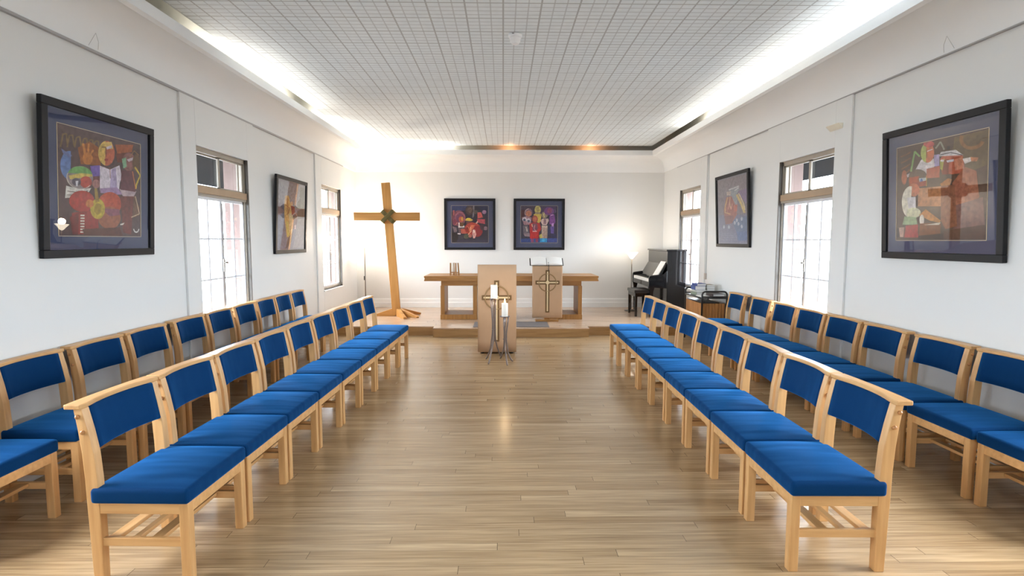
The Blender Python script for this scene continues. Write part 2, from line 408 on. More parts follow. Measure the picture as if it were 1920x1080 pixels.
# windows
def window(idx, side, wy, far):
    y0, y1 = wy
    s = side
    X = XL if s < 0 else XR
    def bx(m, d0, d1, ya, yb, z0, z1, bev=0.003):     # d = distance outwards from wall face
        xa, xb = X + s * d0, X + s * d1
        return m.box(min(xa, xb), max(xa, xb), ya, yb, z0, z1, bev)
    ZTR = 2.045
    f = MB()                                           # outer timber frame
    bx(f, 0.012, 0.075, y0, y0 + 0.028, WZ0, WZ1); bx(f, 0.012, 0.075, y1 - 0.028, y1, WZ0, WZ1)
    bx(f, 0.012, 0.075, y0, y1, WZ1 - 0.05, WZ1); bx(f, 0.02, 0.075, y0, y1, WZ0, WZ0 + 0.035)
    root = f.build('window_%d' % idx, M_WFRAME, kind='structure')
    t = MB(); bx(t, -0.006, 0.075, y0, y1, ZTR - 0.06, ZTR + 0.012); t.build('transom', M_WSILL, root)
    l = MB(); bx(l, 0.002, 0.07, y0 + 0.01, y1 - 0.01, ZTR - 0.085, ZTR - 0.06); l.build('transom_lip', M_WFRAME, root)
    # upper sliding lights
    u = MB(); ym = (y0 + y1) / 2
    for (a, b, d) in ((y0 + 0.028, ym + 0.03, 0.045), (ym - 0.05, y1 - 0.028, 0.022)):
        for (p, q) in ((a, a + 0.035), (b - 0.035, b)): bx(u, d, d + 0.02, p, q, ZTR + 0.012, WZ1 - 0.05)
        bx(u, d, d + 0.02, a, b, ZTR + 0.012, ZTR + 0.03); bx(u, d, d + 0.02, a, b, WZ1 - 0.068, WZ1 - 0.05)
    bx(u, 0.022, 0.042, y1 - 0.16, y1 - 0.13, ZTR + 0.03, WZ1 - 0.06)
    u.build('upper_sash', M_WFRAME, root)
    g = MB(); bx(g, 0.051, 0.054, y0 + 0.03, y1 - 0.03, ZTR, WZ1 - 0.05, 0); g.build('upper_pane', M_GLASS, root)
    # lower casement with glazing bars
    c = MB()
    bx(c, 0.03, 0.06, y0 + 0.028, y0 + 0.055, WZ0 + 0.035, ZTR - 0.085); bx(c, 0.03, 0.06, y1 - 0.055, y1 - 0.028, WZ0 + 0.035, ZTR - 0.085)
    bx(c, 0.03, 0.06, y0 + 0.028, y1 - 0.028, ZTR - 0.115, ZTR - 0.085); bx(c, 0.03, 0.06, y0 + 0.028, y1 - 0.028, WZ0 + 0.035, WZ0 + 0.065)
    c.build('casement', M_WWHITE, root)
    gb = MB(); w = y1 - y0
    for k in (1, 2, 3):
        yc = y0 + w * k / 4.0; h = 0.012 if k != 2 else 0.022
        bx(gb, 0.034, 0.058, yc - h, yc + h, WZ0 + 0.06, ZTR - 0.11)
    for k in (1, 2):
        zc = WZ0 + (ZTR - 0.09 - WZ0) * k / 3.0
        bx(gb, 0.036, 0.056, y0 + 0.05, y1 - 0.05, zc - 0.009, zc + 0.009)
    gb.build('glazing_bar', M_WWHITE, root)
    g = MB(); bx(g, 0.048, 0.051, y0 + 0.05, y1 - 0.05, WZ0 + 0.06, ZTR - 0.11, 0); g.build('pane', M_GLASS, root)
    h = MB(); yc = y0 + w * 0.5
    bx(h, 0.016, 0.034, yc - 0.012, yc + 0.012, 1.18, 1.32); bx(h, 0.004, 0.02, yc - 0.008, yc + 0.05, 1.27, 1.288)
    h.tube([(X + s * 0.022, yc, WZ0 + 0.12), (X + s * 0.022, yc, ZTR - 0.13)], 0.005, 8)
    h.build('espagnolette_handle', M_CHROME, root)
    si = MB(); bx(si, -0.045, 0.03, y0 - 0.02, y1 + 0.02, WZ0 - 0.022, WZ0, 0.005); si.build('sill', M_TRIM, root)
    e = MB(); yd = y1 if s != 0 else y0                # dark weather edge on the far jamb
    bx(e, -0.024, 0.014, y1 - 0.012, y1 + 0.004, WZ0, WZ1, 0.001); e.build('jamb_edge', M_WDARK, root)
    return root
k = 1
for s in (-1, 1):
    for i, wy in enumerate(WIN_Y):
        window(k, s, wy, i == 1); k += 1
# deep eaves outside the nearer windows
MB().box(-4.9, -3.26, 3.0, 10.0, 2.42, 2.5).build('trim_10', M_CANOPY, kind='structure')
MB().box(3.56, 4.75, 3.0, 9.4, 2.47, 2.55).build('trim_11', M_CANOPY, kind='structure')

# platform: full-width stage with a tongue in front of the table
ZP = 0.149
m = MB(); m.box(XL, XR, 8.91, YB, 0.0, ZP - 0.018); m.box(-1.10, 1.352, 8.735, 8.92, 0.0, ZP - 0.018)
plat = m.build('floor_platform', M_RISER, kind='structure')
m = MB(); m.box(XL, XR, 8.905, YB, ZP - 0.018, ZP, 0.003); m.box(-1.105, 1.357, 8.725, 8.905, ZP - 0.018, ZP, 0.003)
m.build('platform_deck', M_PLAT, plat)

# ------------------------------------------------------------------ chairs
HW = 0.2535
def make_chair(label):
    t = thing('chapel_chair', label, 'chair')
    for s in (-1, 1):
        y0, y1 = sorted((s * HW, s * (HW - 0.042)))
        MB().box(0.176, 0.22, y0, y1, 0, 0.366, 0.004).build('leg', M_BEECH, t)
        back = [(-0.220, 0.0), (-0.226, 0.2), (-0.231, 0.36), (-0.233, 0.47), (-0.240, 0.587), (-0.251, 0.69), (-0.266, 0.787)]
        front = [(-0.228, 0.787), (-0.205, 0.69), (-0.186, 0.587), (-0.178, 0.47), (-0.175, 0.36), (-0.174, 0.2), (-0.176, 0.0)]
        lg = MB().prism(back + front, 'y', y0, y1, 0.003).build('leg', M_BEECH, t)
        for (x, z) in ((-0.2475, 0.752), (-0.228, 0.683)):
            mb = MB(); mb.lathe([(0.0100, 0.0), (0.0100, 0.005), (0.007, 0.009), (0.001, 0.0100)], 12)
            bmesh.ops.transform(mb.bm, matrix=Matrix.Translation((x, s * HW, z)) @ Matrix.Rotation(-s * PI / 2, 4, 'X'), verts=mb.bm.verts)
            mb.build('screw_cap', M_PLUG, lg)
        MB().box(-0.18, 0.18, *sorted((s * (HW - 0.008), s * (HW - 0.028))), 0.161, 0.199, 0.003).build('side_stretcher', M_BEECHX, t)
    f = MB()
    for s in (-1, 1):
        f.box(-0.18, 0.18, *sorted((s * (HW - 0.002), s * (HW - 0.026))), 0.313, 0.366, 0.003)
    f.box(0.192, 0.216, -HW + 0.04, HW - 0.04, 0.313, 0.366, 0.003); f.box(-0.222, -0.198, -HW + 0.04, HW - 0.04, 0.313, 0.366, 0.003)
    f.build('seat_frame', M_BEECHX, t)
    sh = MB()
    for (a, b) in ((-0.165, -0.118), (-0.055, -0.025), (0.03, 0.08)):
        sh.box(a, b, -HW + 0.03, HW - 0.03, 0.176, 0.195, 0.003)
    sh.build('shelf', M_BEECHY, t)
    # cushion: rounded slab with a soft crown
    bm = bmesh.new(); bmesh.ops.create_cube(bm, size=1)
    for v in bm.verts: v.co = Vector((0.008 + v.co.x * 0.434, v.co.y * 0.531, 0.396 + v.co.z * 0.068))
    bmesh.ops.bevel(bm, geom=list(bm.edges), offset=0.019, segments=4, affect='EDGES', profile=0.6)
    bmesh.ops.bisect_plane
    for ax, n in ((0, 8), (1, 10)):
        for i in range(1, n):
            nrm = Vector((1, 0, 0)) if ax == 0 else Vector((0, 1, 0))
            c = Vector((0.005 - 0.19 + 0.38 * i / n, 0, 0)) if ax == 0 else Vector((0, -0.24 + 0.48 * i / n, 0))
            bmesh.ops.bisect_plane(bm, geom=bm.verts[:] + bm.edges[:] + bm.faces[:], plane_co=c, plane_no=nrm)
    for v in bm.verts:
        if v.co.z > 0.41:
            a = max(0, 1 - ((v.co.x - 0.005) / 0.213) ** 2) * max(0, 1 - (v.co.y / 0.265) ** 2)
            v.co.z += 0.012 * a ** 0.5
    for fc in bm.faces: fc.smooth = True
    mb = MB(); mb._add(bm); mb.build('seat_cushion', M_BLUE, t)
    # curved top rail, straight at the back and hollowed along its front edge
    n = 14; W = 0.2645; outl = []
    def bow(y): return 0.030 * max(0.0, 1 - (abs(y) / 0.215) ** 2.2)
    ys = [-W + 2 * W * i / n for i in range(n + 1)]
    fr = [(-0.226 - (bow(y)), y) for y in ys]
    bk = [(-0.300 - 0.010 * (1 - (y / W) ** 2), y) for y in ys[::-1]]
    MB().prism(fr + bk, 'z', 0.786, 0.808, 0.005).build('top_rail', M_BEECHY, t)
    # padded back panel between the posts
    Pf, Pb = [], []
    yy = [-0.2105 + 0.421 * i / 12 for i in range(13)]; zz = [0.596, 0.602, 0.65, 0.70, 0.745, 0.781, 0.786]
    def fx(z): return -0.19 - (z - 0.61) * 0.19
    for z in zz:
        e = 0.006 if z in (0.596, 0.786) else 0.0
        Pf.append([Vector((fx(z) - 0.030 * (1 - (y / 0.215) ** 2) - e, y, z)) for y in yy])
        Pb.append([Vector((fx(z) - 0.030 * (1 - (y / 0.215) ** 2) - 0.034 + e, y, z)) for y in yy])
    t2 = bmesh.new()
    A = [[t2.verts.new(p) for p in r] for r in Pf]; B = [[t2.verts.new(p) for p in r] for r in Pb]
    for G, flip in ((A, False), (B, True)):
        for i in range(len(zz) - 1):
            for j in range(12):
                q = (G[i][j], G[i][j + 1], G[i + 1][j + 1], G[i + 1][j])
                t2.faces.new(q[::-1] if flip else q)
    for i in range(len(zz) - 1):
        t2.faces.new((A[i][0], A[i + 1][0], B[i + 1][0], B[i][0])); t2.faces.new((A[i][12], B[i][12], B[i + 1][12], A[i + 1][12]))
    for j in range(12):
        t2.faces.new((A[0][j], B[0][j], B[0][j + 1], A[0][j + 1])); t2.faces.new((A[-1][j], A[-1][j + 1], B[-1][j + 1], B[-1][j]))
    bmesh.ops.recalc_face_normals(t2, faces=t2.faces)
    for fc in t2.faces: fc.smooth = True
    mb = MB(); mb._add(t2); mb.build('backrest', M_BLUE, t)
    return t
ORD = ['first', 'second', 'third', 'fourth', 'fifth', 'sixth', 'seventh', 'eighth', 'ninth', 'tenth']
chair0 = make_chair('x'); used = [False]
def put_chair(x, y, rz, label, group):
    if not used[0]:
        used[0] = True; c = chair0; c.location = (x, y, 0); c.rotation_euler = (0, 0, rz); c['label'] = label
    else:
        c = dup(chair0, (x, y, 0), rz, label)
    c['group'] = group
    return c
for i in range(9):                                     # aisle rows
    y = 2.657 + 0.5364 * i
    x = -1.37 + 0.0325 * (y - 2.9) - 0.22
    where = {0: 'nearest the camera in', 8: 'farthest, closest to the platform, in'}.get(i, ORD[i] + ' from the camera in')
    put_chair(x, y, -0.0325, 'blue cushioned beech chair %s the row left of the aisle' % where, 'chairs in the row left of the aisle')
for i in range(9):
    y = 2.690 + 0.5380 * i
    x = 1.322 + 0.018 * (y - 2.9) + 0.22
    where = {0: 'nearest the camera in', 8: 'farthest, closest to the platform, in'}.get(i, ORD[i] + ' from the camera in')
    put_chair(x, y, PI - 0.018, 'blue cushioned beech chair %s the row right of the aisle' % where, 'chairs in the row right of the aisle')
LY = [2.775, 3.43, 4.013, 4.567, 5.18, 5.73, 6.287, 6.833, 7.364, 7.895]
for i, y in enumerate(LY):                             # wall rows
    where = {0: 'nearest the camera in', 9: 'farthest from the camera in'}.get(i, ORD[i] + ' from the camera in')
    xo = 0.015 * max(0, (3.6 - y)) 
    put_chair(XL + 0.320, y, 0.0, 'blue cushioned beech chair %s the row along the left wall' % where, 'chairs in the row along the left wall')
RY = [2.84, 3.40, 3.97, 4.58, 5.14, 5.69, 6.225, 6.81, 7.53]
for i, y in enumerate(RY):
    where = {0: 'nearest the camera in', 8: 'farthest, beside the trolley, in'}.get(i, ORD[i] + ' from the camera in')
    put_chair(XR - 0.330, y, PI, 'blue cushioned beech chair %s the row along the right wall' % where, 'chairs in the row along the right wall')

# ------------------------------------------------------------------ altar table
t = thing('altar_table', 'long oak altar table with two open box pedestals on the platform', 'table', (0.143, 0, ZP))
TX0, TX1 = -1.50 , 1.50
def tb(m, x0, x1, y0, y1, z0, z1, bev=0.004): return m.box(x0 - 0.0, x1, y0, y1, z0 - ZP, z1 - ZP, bev)
m = MB()
m.prism([(TX0, 0.912 - ZP), (TX1, 0.912 - ZP), (TX1, 0.890 - ZP), (TX1 - 0.014, 0.868 - ZP), (TX1 - 0.002, 0.842 - ZP), (TX1 - 0.002, 0.825 - ZP),
         (TX0 + 0.002, 0.825 - ZP), (TX0 + 0.002, 0.842 - ZP), (TX0 + 0.014, 0.868 - ZP), (TX0, 0.890 - ZP)], 'y', 9.59, 10.42, 0.002)
m.build('tabletop', M_OAK, t)
m = MB(); tb(m, -1.22, 1.22, 9.70, 10.31, 0.737, 0.825); m.build('apron', M_OAK, t)
for (a, b) in ((-1.23, -0.60), (0.60, 1.23)):
    m = MB(); tb(m, a, a + 0.068, 9.69, 10.32, 0.235, 0.737); tb(m, b - 0.068, b, 9.69, 10.32, 0.235, 0.737)
    tb(m, a - 0.004, b + 0.004, 9.68, 10.33, ZP, 0.236)
    m.build('pedestal', M_OAKZ, t)

# ------------------------------------------------------------------ lecterns with hanging cloths
def emblem(m_out, m_in, m_ring, cx, cz, arm, up, down, w, r, y):
    th = 0.006
    m_out.box(cx - arm, cx + arm, y - th, y, cz - w, cz + w, 0.002); m_out.box(cx - w, cx + w, y - th - 0.0006, y, cz - down, cz + up, 0.002)
    k = w * 0.33
    m_in.box(cx - arm + w * 0.7, cx + arm - w * 0.7, y - th - 0.004, y - th + 0.001, cz - k, cz + k, 0.0015)
    m_in.box(cx - k, cx + k, y - th - 0.0045, y - th + 0.001, cz - down + w * 0.7, cz + up - w * 0.7, 0.0015)
    bm = bmesh.new(); bmesh.ops.create_cone(bm, cap_ends=True, segments=20, radius1=w * 0.95, radius2=w * 0.8, depth=0.006)
    bmesh.ops.transform(bm, matrix=Matrix.Translation((cx, y - th - 0.006, cz)) @ Matrix.Rotation(PI / 2, 4, 'X'), verts=bm.verts); m_in._add(bm)
    ring = [(cx + r * math.cos(2 * PI * i / 48), y - 0.002, cz + r * math.sin(2 * PI * i / 48)) for i in range(48)]
    m_ring.tube(ring, w * 0.30, 8, closed=True)
def hanging_cloth(name, label, x0, x1, yf, zb, zt, ytop, ztop, flare, loc):
    """front drop, then over the desk to the back"""
    rows = []
    nx = 24
    path = [(yf, zb)] + [(yf, zb + (zt - zb) * i / 8) for i in range(1, 9)] + [(yf + 0.012, zt + 0.006), (yf + (ytop - yf) * 0.5, (zt + ztop) / 2 + 0.004), (ytop, ztop), (ytop + 0.006, ztop - 0.08)]
    for k, (y, z) in enumerate(path):
        row = []
        for i in range(nx + 1):
            u = i / nx; x = x0 + (x1 - x0) * u
            low = max(0.0, 1 - (z - zb) / (zt - zb)) if k < 9 else 0
            wv = flare * low ** 7 * (math.sin(u * 7.5 + 0.6) * 0.6 + math.sin(u * 17) * 0.25)
            row.append(Vector((x, y - abs(wv), z)))
        rows.append(row)
    m = MB(); m.grid(rows)
    o = m.build(name, M_CLOTH, None, loc)
    so = o.modifiers.new('t', 'SOLIDIFY'); so.thickness = 0.004; so.offset = 1
    return tag(o, label, 'cloth')
# front lectern
YL = 7.431
lx0, lx1 = -0.340, 0.176
t = thing('lectern', 'tall box lectern on the floor in front of the platform under a beige cloth', 'lectern', (0, 0, 0))
M_LECT = wood('lectern_oak', srgb(178, 140, 98), srgb(196, 160, 118), 'z', 0.5)
MB().prism([(YL + 0.04, 0.05), (YL + 0.34, 0.05), (YL + 0.34, 1.08), (YL + 0.04, 1.175)], 'x', lx0 + 0.03, lx1 - 0.03, 0.004).build('body', M_LECT, t)
MB().box(lx0 + 0.02, lx1 - 0.02, YL + 0.03, YL + 0.40, 0.018, 0.052, 0.004).build('base', M_LECT, t)
MB().prism([(YL + 0.018, 1.192), (YL + 0.44, 1.06), (YL + 0.44, 1.04), (YL + 0.018, 1.172)], 'x', lx0 + 0.005, lx1 - 0.005, 0.003).build('desk', M_LECT, t)
for x in (lx0 + 0.06, lx1 - 0.06):
    for y in (YL + 0.06, YL + 0.36): MB().lathe([(0.022, 0), (0.022, 0.018)], 14, (x, y, 0)).build('foot', M_BLACKM, t)
cl = hanging_cloth('lectern_cloth', 'long beige cloth with a ringed brown cross hanging down the front lectern', lx0, lx1, YL, 0.03, 1.195, YL + 0.43, 1.07, 0.014, (0, 0, 0))
a, b, c = MB(), MB(), MB()
emblem(a, b, c, -0.087, 0.762, 0.198, 0.229, 0.592, 0.033, 0.155, YL - 0.004)
a.build('cross_emblem', M_EMB, cl); b.build('cross_inlay', M_GOLD, cl); c.build('ring_emblem', M_RING, cl)
# second lectern beside it, on the platform
Y2 = 9.40; rx0, rx1 = 0.49, 0.998
t = thing('book_stand', 'slim lectern on the platform in front of the table holding an open book', 'lectern', (0, 0, 0))
MB().box(0.70, 0.79, Y2 + 0.05, Y2 + 0.12, ZP + 0.03, 1.02, 0.004).build('stem', M_OAKZ, t)
MB().box(rx0 + 0.06, rx1 - 0.06, Y2 + 0.01, Y2 + 0.18, ZP, ZP + 0.032, 0.004).build('base', M_OAK, t)
MB().prism([(Y2 + 0.012, 1.078), (Y2 + 0.17, 1.19), (Y2 + 0.17, 1.17), (Y2 + 0.07, 1.02), (Y2 + 0.012, 1.02)], 'x', rx0 + 0.004, rx1 - 0.004, 0.002).build('desk', M_OAK, t)
cl = hanging_cloth('lectern_cloth', 'beige cloth with a ringed brown cross hanging below the open book', rx0, rx1, Y2, 0.218, 1.088, Y2 + 0.165, 1.193, 0.006, (0, 0, 0))
a, b, c = MB(), MB(), MB()
emblem(a, b, c, 0.746, 0.816, 0.203, 0.209, 0.508, 0.033, 0.146, Y2 - 0.004)
a.build('cross_emblem', M_EMB, cl); b.build('cross_inlay', M_GOLD, cl); c.build('ring_emblem', M_RING, cl)
# open book
t = thing('open_book', 'large open book with white pages and black ribbon on the slim lectern', 'book', (0.732, Y2 + 0.012, 1.098), 0)
ang = math.atan2(0.112, 0.158)
Mx = Matrix.Rotation(ang, 4, 'X')
cv = MB(); cv.box(-0.285, 0.285, -0.004, 0.20, 0.002, 0.010, 0.002, M=Mx)
cv.build('cover', M_BLACKM, t)
pg = MB()
for s in (-1, 1):
    rows = []
    for i in range(13):
        u = i / 12.0; x = s * (0.004 + 0.262 * u); h = 0.012 + 0.028 * (math.sin(min(1, u * 1.35 + 0.12) * PI) ** 0.7 if u < 0.75 else 0) + 0.02 * (1 - u)
        h = 0.014 + 0.026 * math.sin(PI * (0.12 + 0.80 * u)) + 0.006 * (1 - u)
        rows.append((x, h))
    pts = rows + [(rows[-1][0], 0.0105), (rows[0][0], 0.0105)]
    pg.prism(pts if s > 0 else pts[::-1], 'y', 0.0, 0.195, 0.0, M=Mx)
pg.build('pages', M_PAPER, t)
MB().tube([(0.03, 0.06, 0.075), (0.03, 0.0, 0.040), (0.032, -0.017, 0.015), (0.033, -0.026, -0.03), (0.031, -0.027, -0.085)], 0.006, 6).build('ribbon', M_BLACKM, t)

# ------------------------------------------------------------------ candle stands and candles
M_FLAME = emis('candle_flame', (1.0, 0.72, 0.35, 1), 14)
M_WICK = plain('wick', (0.02, 0.018, 0.015, 1), 0.9)
def stand(label, cx, cy, zt, feet, pr, pinch):
    t = thing('candle_stand', label, 'candle stand', (cx, cy, 0), 0, 'iron candle stands')
    MB().lathe([(pr * 0.3, zt - 0.012), (pr, zt - 0.008), (pr + 0.006, zt + 0.004), (pr + 0.002, zt + 0.004), (pr - 0.006, zt - 0.003), (0.004, zt - 0.003)], 24).build('drip_plate', M_IRON, t)
    for (fx, fy) in feet:
        dx, dy = fx - cx, fy - cy; L = math.hypot(dx, dy); ux, uy = dx / L, dy / L
        pts = []
        for (rr, z) in ((pr * 0.75, zt - 0.008), (pr * 0.62, zt * 0.86), (pinch, zt * 0.62), (pinch, zt * 0.45), (pinch + 0.012, zt * 0.32), (L * 0.45, zt * 0.19), (L * 0.75, zt * 0.08), (L, 0.012), (L + 0.012, 0.006)):
            pts.append((ux * rr, uy * rr, z))
        MB().tube(pts, [0.0095] * 6 + [0.010, 0.011, 0.006], 8).build('leg', M_IRON, t)
    ring = [((pinch + 0.004) * math.cos(2 * PI * i / 16), (pinch + 0.004) * math.sin(2 * PI * i / 16), zt * 0.5) for i in range(16)]
    MB().tube(ring, 0.004, 6, closed=True).build('collar', M_IRON, t)
    return t
stand('taller iron tripod candle stand before the front lectern', -0.116, 7.05, 0.791, [(-0.215, 7.09), (-0.18, 6.80), (-0.026, 7.19)], 0.055, 0.021)
stand('shorter iron tripod candle stand to the right of the taller one', 0.020, 6.95, 0.576, [(0.049, 6.73), (0.112, 6.95), (-0.035, 7.12)], 0.060, 0.020)
def candle(label, x, y, z, r, h, lit, group):
    t = thing('pillar_candle', label, 'candle', (x, y, z), 0, group)
    MB().lathe([(r * 0.96, 0), (r, 0.004), (r, h - 0.006), (r * 0.94, h), (r * 0.75, h - 0.002), (r * 0.6, h - 0.010), (0.003, h - 0.012)], 28).build('wax', M_WAX, t)
    MB().tube([(0, 0, h - 0.014), (0.001, 0, h + 0.010)], 0.0018, 6).build('wick', M_WICK, t)
    if lit:
        MB().lathe([(0.001, h - 0.002), (0.007, h + 0.008), (0.009, h + 0.018), (0.006, h + 0.034), (0.0008, h + 0.056)], 12).build('flame', M_FLAME, t)
        ld = bpy.data.lights.new('candle_light', 'POINT'); ld.energy = 1.2; ld.color = (1, 0.68, 0.35); ld.shadow_soft_size = 0.012
        lo = bpy.data.objects.new('candle_light', ld); COL.objects.link(lo); lo.parent = t; lo.location = (0, -0.0, h + 0.075)
    return t
candle('unlit white pillar candle on the taller iron stand', -0.116, 7.05, 0.7895, 0.042, 0.172, False, 'white pillar candles')
candle('lit white pillar candle on the shorter iron stand', 0.020, 6.95, 0.5745, 0.039, 0.166, True, 'white pillar candles')

# candle holder on the altar table
t = thing('candle_holder', 'small candle holder of four slim uprights at the left of the altar table', 'candle holder', (-0.845, 9.78, 0.9125))
for (x, y, lean) in ((-0.074, 0.0, 0.0), (0.020, -0.02, 0.0), (0.074, 0.0, -0.018), (-0.02, 0.06, 0.0)):
    MB().prism([(x - 0.013, 0), (x + 0.013, 0), (x + 0.011 + lean, 0.218), (x - 0.011 + lean, 0.218)], 'y', y - 0.010, y + 0.010, 0.002).build('upright', M_OAKZ, t)
MB().box(-0.07, 0.06, -0.006, 0.008, 0.042, 0.060, 0.002).box(-0.028, -0.012, -0.02, 0.07, 0.042, 0.058, 0.002).build('crossbar', M_OAK, t)
candle('unlit white candle standing in the holder on the altar table', -0.885, 9.79, 0.9735, 0.026, 0.150, False, 'white pillar candles')

# rug
m = MB(); m.box(-0.48, 0.735, 8.80, 9.36, ZP + 0.0005, ZP + 0.008, 0.003)
tag(m.build('rug', M_RUG, None), 'thin slate grey rug on the platform behind the front lectern', 'rug')

# ------------------------------------------------------------------ standing timber cross
t = thing('standing_cross', 'tall leaning pine cross lashed with rope standing on the platform', 'cross', (-1.935, 10.15, ZP))
lean = math.atan2(0.155, 2.15)
R = Matrix.Rotation(-lean, 4, 'Y')
MB().box(-0.074, 0.074, -0.035, 0.035, 0.02, 2.40, 0.004, M=Matrix.Rotation(-math.atan2(0.163, 2.38), 4, 'Y')).build('upright_beam', M_PINE, t)
MB().box(-0.72, 0.446, -0.095, -0.036, 1.722, 1.866, 0.004).build('cross_beam', M_PINEX, t)
rp = MB()
cxr, czr = -0.118, 1.794
for s in (-1, 1):
    for k in range(-2, 3):
        o = k * 0.014
        d = 0.100
        pts = []
        for i in range(21):
            a = 2 * PI * i / 20
            u = math.cos(a); y = -0.030 - 0.078 * math.sin(a) if True else 0
            yy = -0.108 if math.sin(a) > 0.25 else (0.045 if math.sin(a) < -0.25 else -0.03 - 0.3 * math.sin(a))
            pts.append((cxr + s * u * d + o * 0.7, yy - 0.003 * (k % 2) - (0.012 if s > 0 and yy < -0.1 else 0), czr + u * d - s * o * 0.7))
        rp.tube(pts[:-1], 0.0085, 6, closed=True)
rp.build('rope_lashing', M_ROPE, t)
for (a, L, w) in ((PI, 0.42, 0.06), (-1.10, 0.46, 0.06), (-0.55, 0.48, 0.06), (0.62, 0.46, 0.06)):
    f = MB(); Mf = Matrix.Translation((0.01, 0.0, 0)) @ Matrix.Rotation(a, 4, 'Z')
    f.prism([(0.03, 0.0), (L, 0.0), (L, 0.028), (0.10, 0.135), (0.03, 0.135)], 'y', -w / 2, w / 2, 0.003, M=Mf)
    f.build('foot', M_PINEX, t)

# ------------------------------------------------------------------ torchiere lamps
M_SHADE = emis('glowing_glass_shade', (1.0, 0.86, 0.66, 1), 5.0)
def torchiere(label, x, y, ztop, shade_r, power, dimmer):
    t = thing('floor_lamp', label, 'lamp', (x, y, ZP), 0, 'floor lamps beside the back wall')
    h = ztop - ZP
    MB().lathe([(0.125, 0), (0.128, 0.012), (0.05, 0.026), (0.014, 0.034), (0.004, 0.034)], 28).build('base', M_CHROME, t)
    MB().tube([(0, 0, 0.03), (0, 0, h - 0.11)], 0.0095, 12).build('pole', M_CHROME, t)
    MB().lathe([(0.012, h - 0.125), (shade_r * 0.35, h - 0.10), (shade_r * 0.62, h - 0.055), (shade_r, h - 0.004), (shade_r, h), (shade_r * 0.97, h), (shade_r * 0.57, h - 0.052), (shade_r * 0.3, h - 0.09), (0.004, h - 0.10)], 32).build('lamp_shade', M_SHADE, t)
    if dimmer: MB().box(-0.026, -0.009, -0.012, 0.012, 0.60, 0.68, 0.004).build('dimmer', M_BLACKM, t)
    ld = bpy.data.lights.new('lamp_bulb', 'POINT'); ld.energy = power; ld.color = (1, 0.83, 0.64); ld.shadow_soft_size = 0.06
    lo = bpy.data.objects.new('lamp_bulb', ld); COL.objects.link(lo); lo.parent = t; lo.location = (0, 0, h + 0.05)
    return t
torchiere('slender floor lamp glowing in the left corner beside the pine cross', -2.685, 10.92, 1.51, 0.085, 40, True)
torchiere('floor lamp with lit cup shade standing beside the piano', 2.505, 10.88, 1.295, 0.115, 5.5, False)

# ------------------------------------------------------------------ piano (against the right wall, keys to the left)
t = thing('upright_piano', 'glossy black upright piano against the right wall on the platform', 'piano', (0, 0, ZP))
def pz(z): return z - ZP
PY0, PY1 = 9.90, 11.20
m = MB(); m.box(2.915, XR - 0.03, PY0, PY1, pz(0.20), pz(1.335), 0.006); m.box(2.93, XR - 0.03, PY0 + 0.01, PY1 - 0.01, pz(ZP + 0.03), pz(0.21), 0.003)
m.build('cabinet', M_BLACK, t)
m = MB(); m.box(2.895, XR - 0.02, PY0 - 0.012, PY1 + 0.012, pz(1.335), pz(1.364), 0.006); m.build('lid', M_BLACK, t)
m = MB(); m.box(2.60, 2.915, PY0 + 0.002, PY1 - 0.002, pz(0.70), pz(0.785), 0.006); m.build('keybed', M_BLACK, t)
for (a, b) in ((PY0, PY0 + 0.05), (PY1 - 0.05, PY1)):
    m = MB(); m.prism([(2.595, pz(0.69)), (2.92, pz(0.67)), (2.92, pz(1.0)), (2.86, pz(0.93)), (2.66, pz(0.905)), (2.61, pz(0.895)), (2.595, pz(0.86))], 'y', a, b, 0.006)
    m.build('key_arm', M_BLACK, t)
m = MB(); n = 52; ka, kb = PY0 + 0.06, PY1 - 0.06; w = (kb - ka) / n
for i in range(n): m.box(2.612, 2.752, ka + i * w + 0.0006, ka + (i + 1) * w - 0.0006, pz(0.785), pz(0.835), 0.0)
m.build('white_keys', M_PAPER, t)
m = MB()
for i in range(n):
    if i % 7 in (0, 2, 3, 5, 6): m.box(2.66, 2.752, ka + (i + 1) * w - 0.0065, ka + (i + 1) * w + 0.0065, pz(0.835), pz(0.848), 0.002)
m.build('black_keys', M_BLACKM, t)
m = MB(); m.prism([(2.752, pz(0.785)), (2.775, pz(0.785)), (2.915, pz(1.085)), (2.915, pz(1.105)), (2.895, pz(1.105)), (2.752, pz(0.86))], 'y', PY0 + 0.052, PY1 - 0.052, 0.002); m.build('music_desk', M_BLACK, t)
m = MB(); m.box(2.735, 2.80, PY0 + 0.06, PY1 - 0.06, pz(0.862), pz(0.88), 0.003); m.build('music_ledge', M_BLACK, t)
for y in (PY0 + 0.03, PY1 - 0.03):
    m = MB(); m.prism([(2.62, pz(ZP)), (2.67, pz(ZP)), (2.675, pz(0.60)), (2.70, pz(0.70)), (2.60, pz(0.70)), (2.615, pz(0.60))], 'y', y - 0.025, y + 0.025, 0.004); m.build('leg', M_BLACK, t)
for k in (-1, 0, 1):
    m = MB(); m.box(2.84, 2.94, 10.55 + k * 0.09 - 0.014, 10.55 + k * 0.09 + 0.014, pz(0.215), pz(0.228), 0.004); m.build('pedal', M_CHROME, t)
# sheet music leaning on the desk
ang = math.atan2(0.16, 0.245)
def on_desk(y0, y1, h, name, label, thick=0.004):
    m = MB(); m.box(-thick, 0, y0 - (y0 + y1) / 2, (y1 - y0) / 2, 0, h, 0.0008)
    o = m.build(name, M_PAPER, None, (2.766, (y0 + y1) / 2, 0.885)); o.rotation_euler = (0, math.atan2(0.143, 0.245), 0)
    return tag(o, label, 'sheet music')
on_desk(9.99, 10.30, 0.30, 'sheet_music', 'white sheet of music propped on the piano desk')
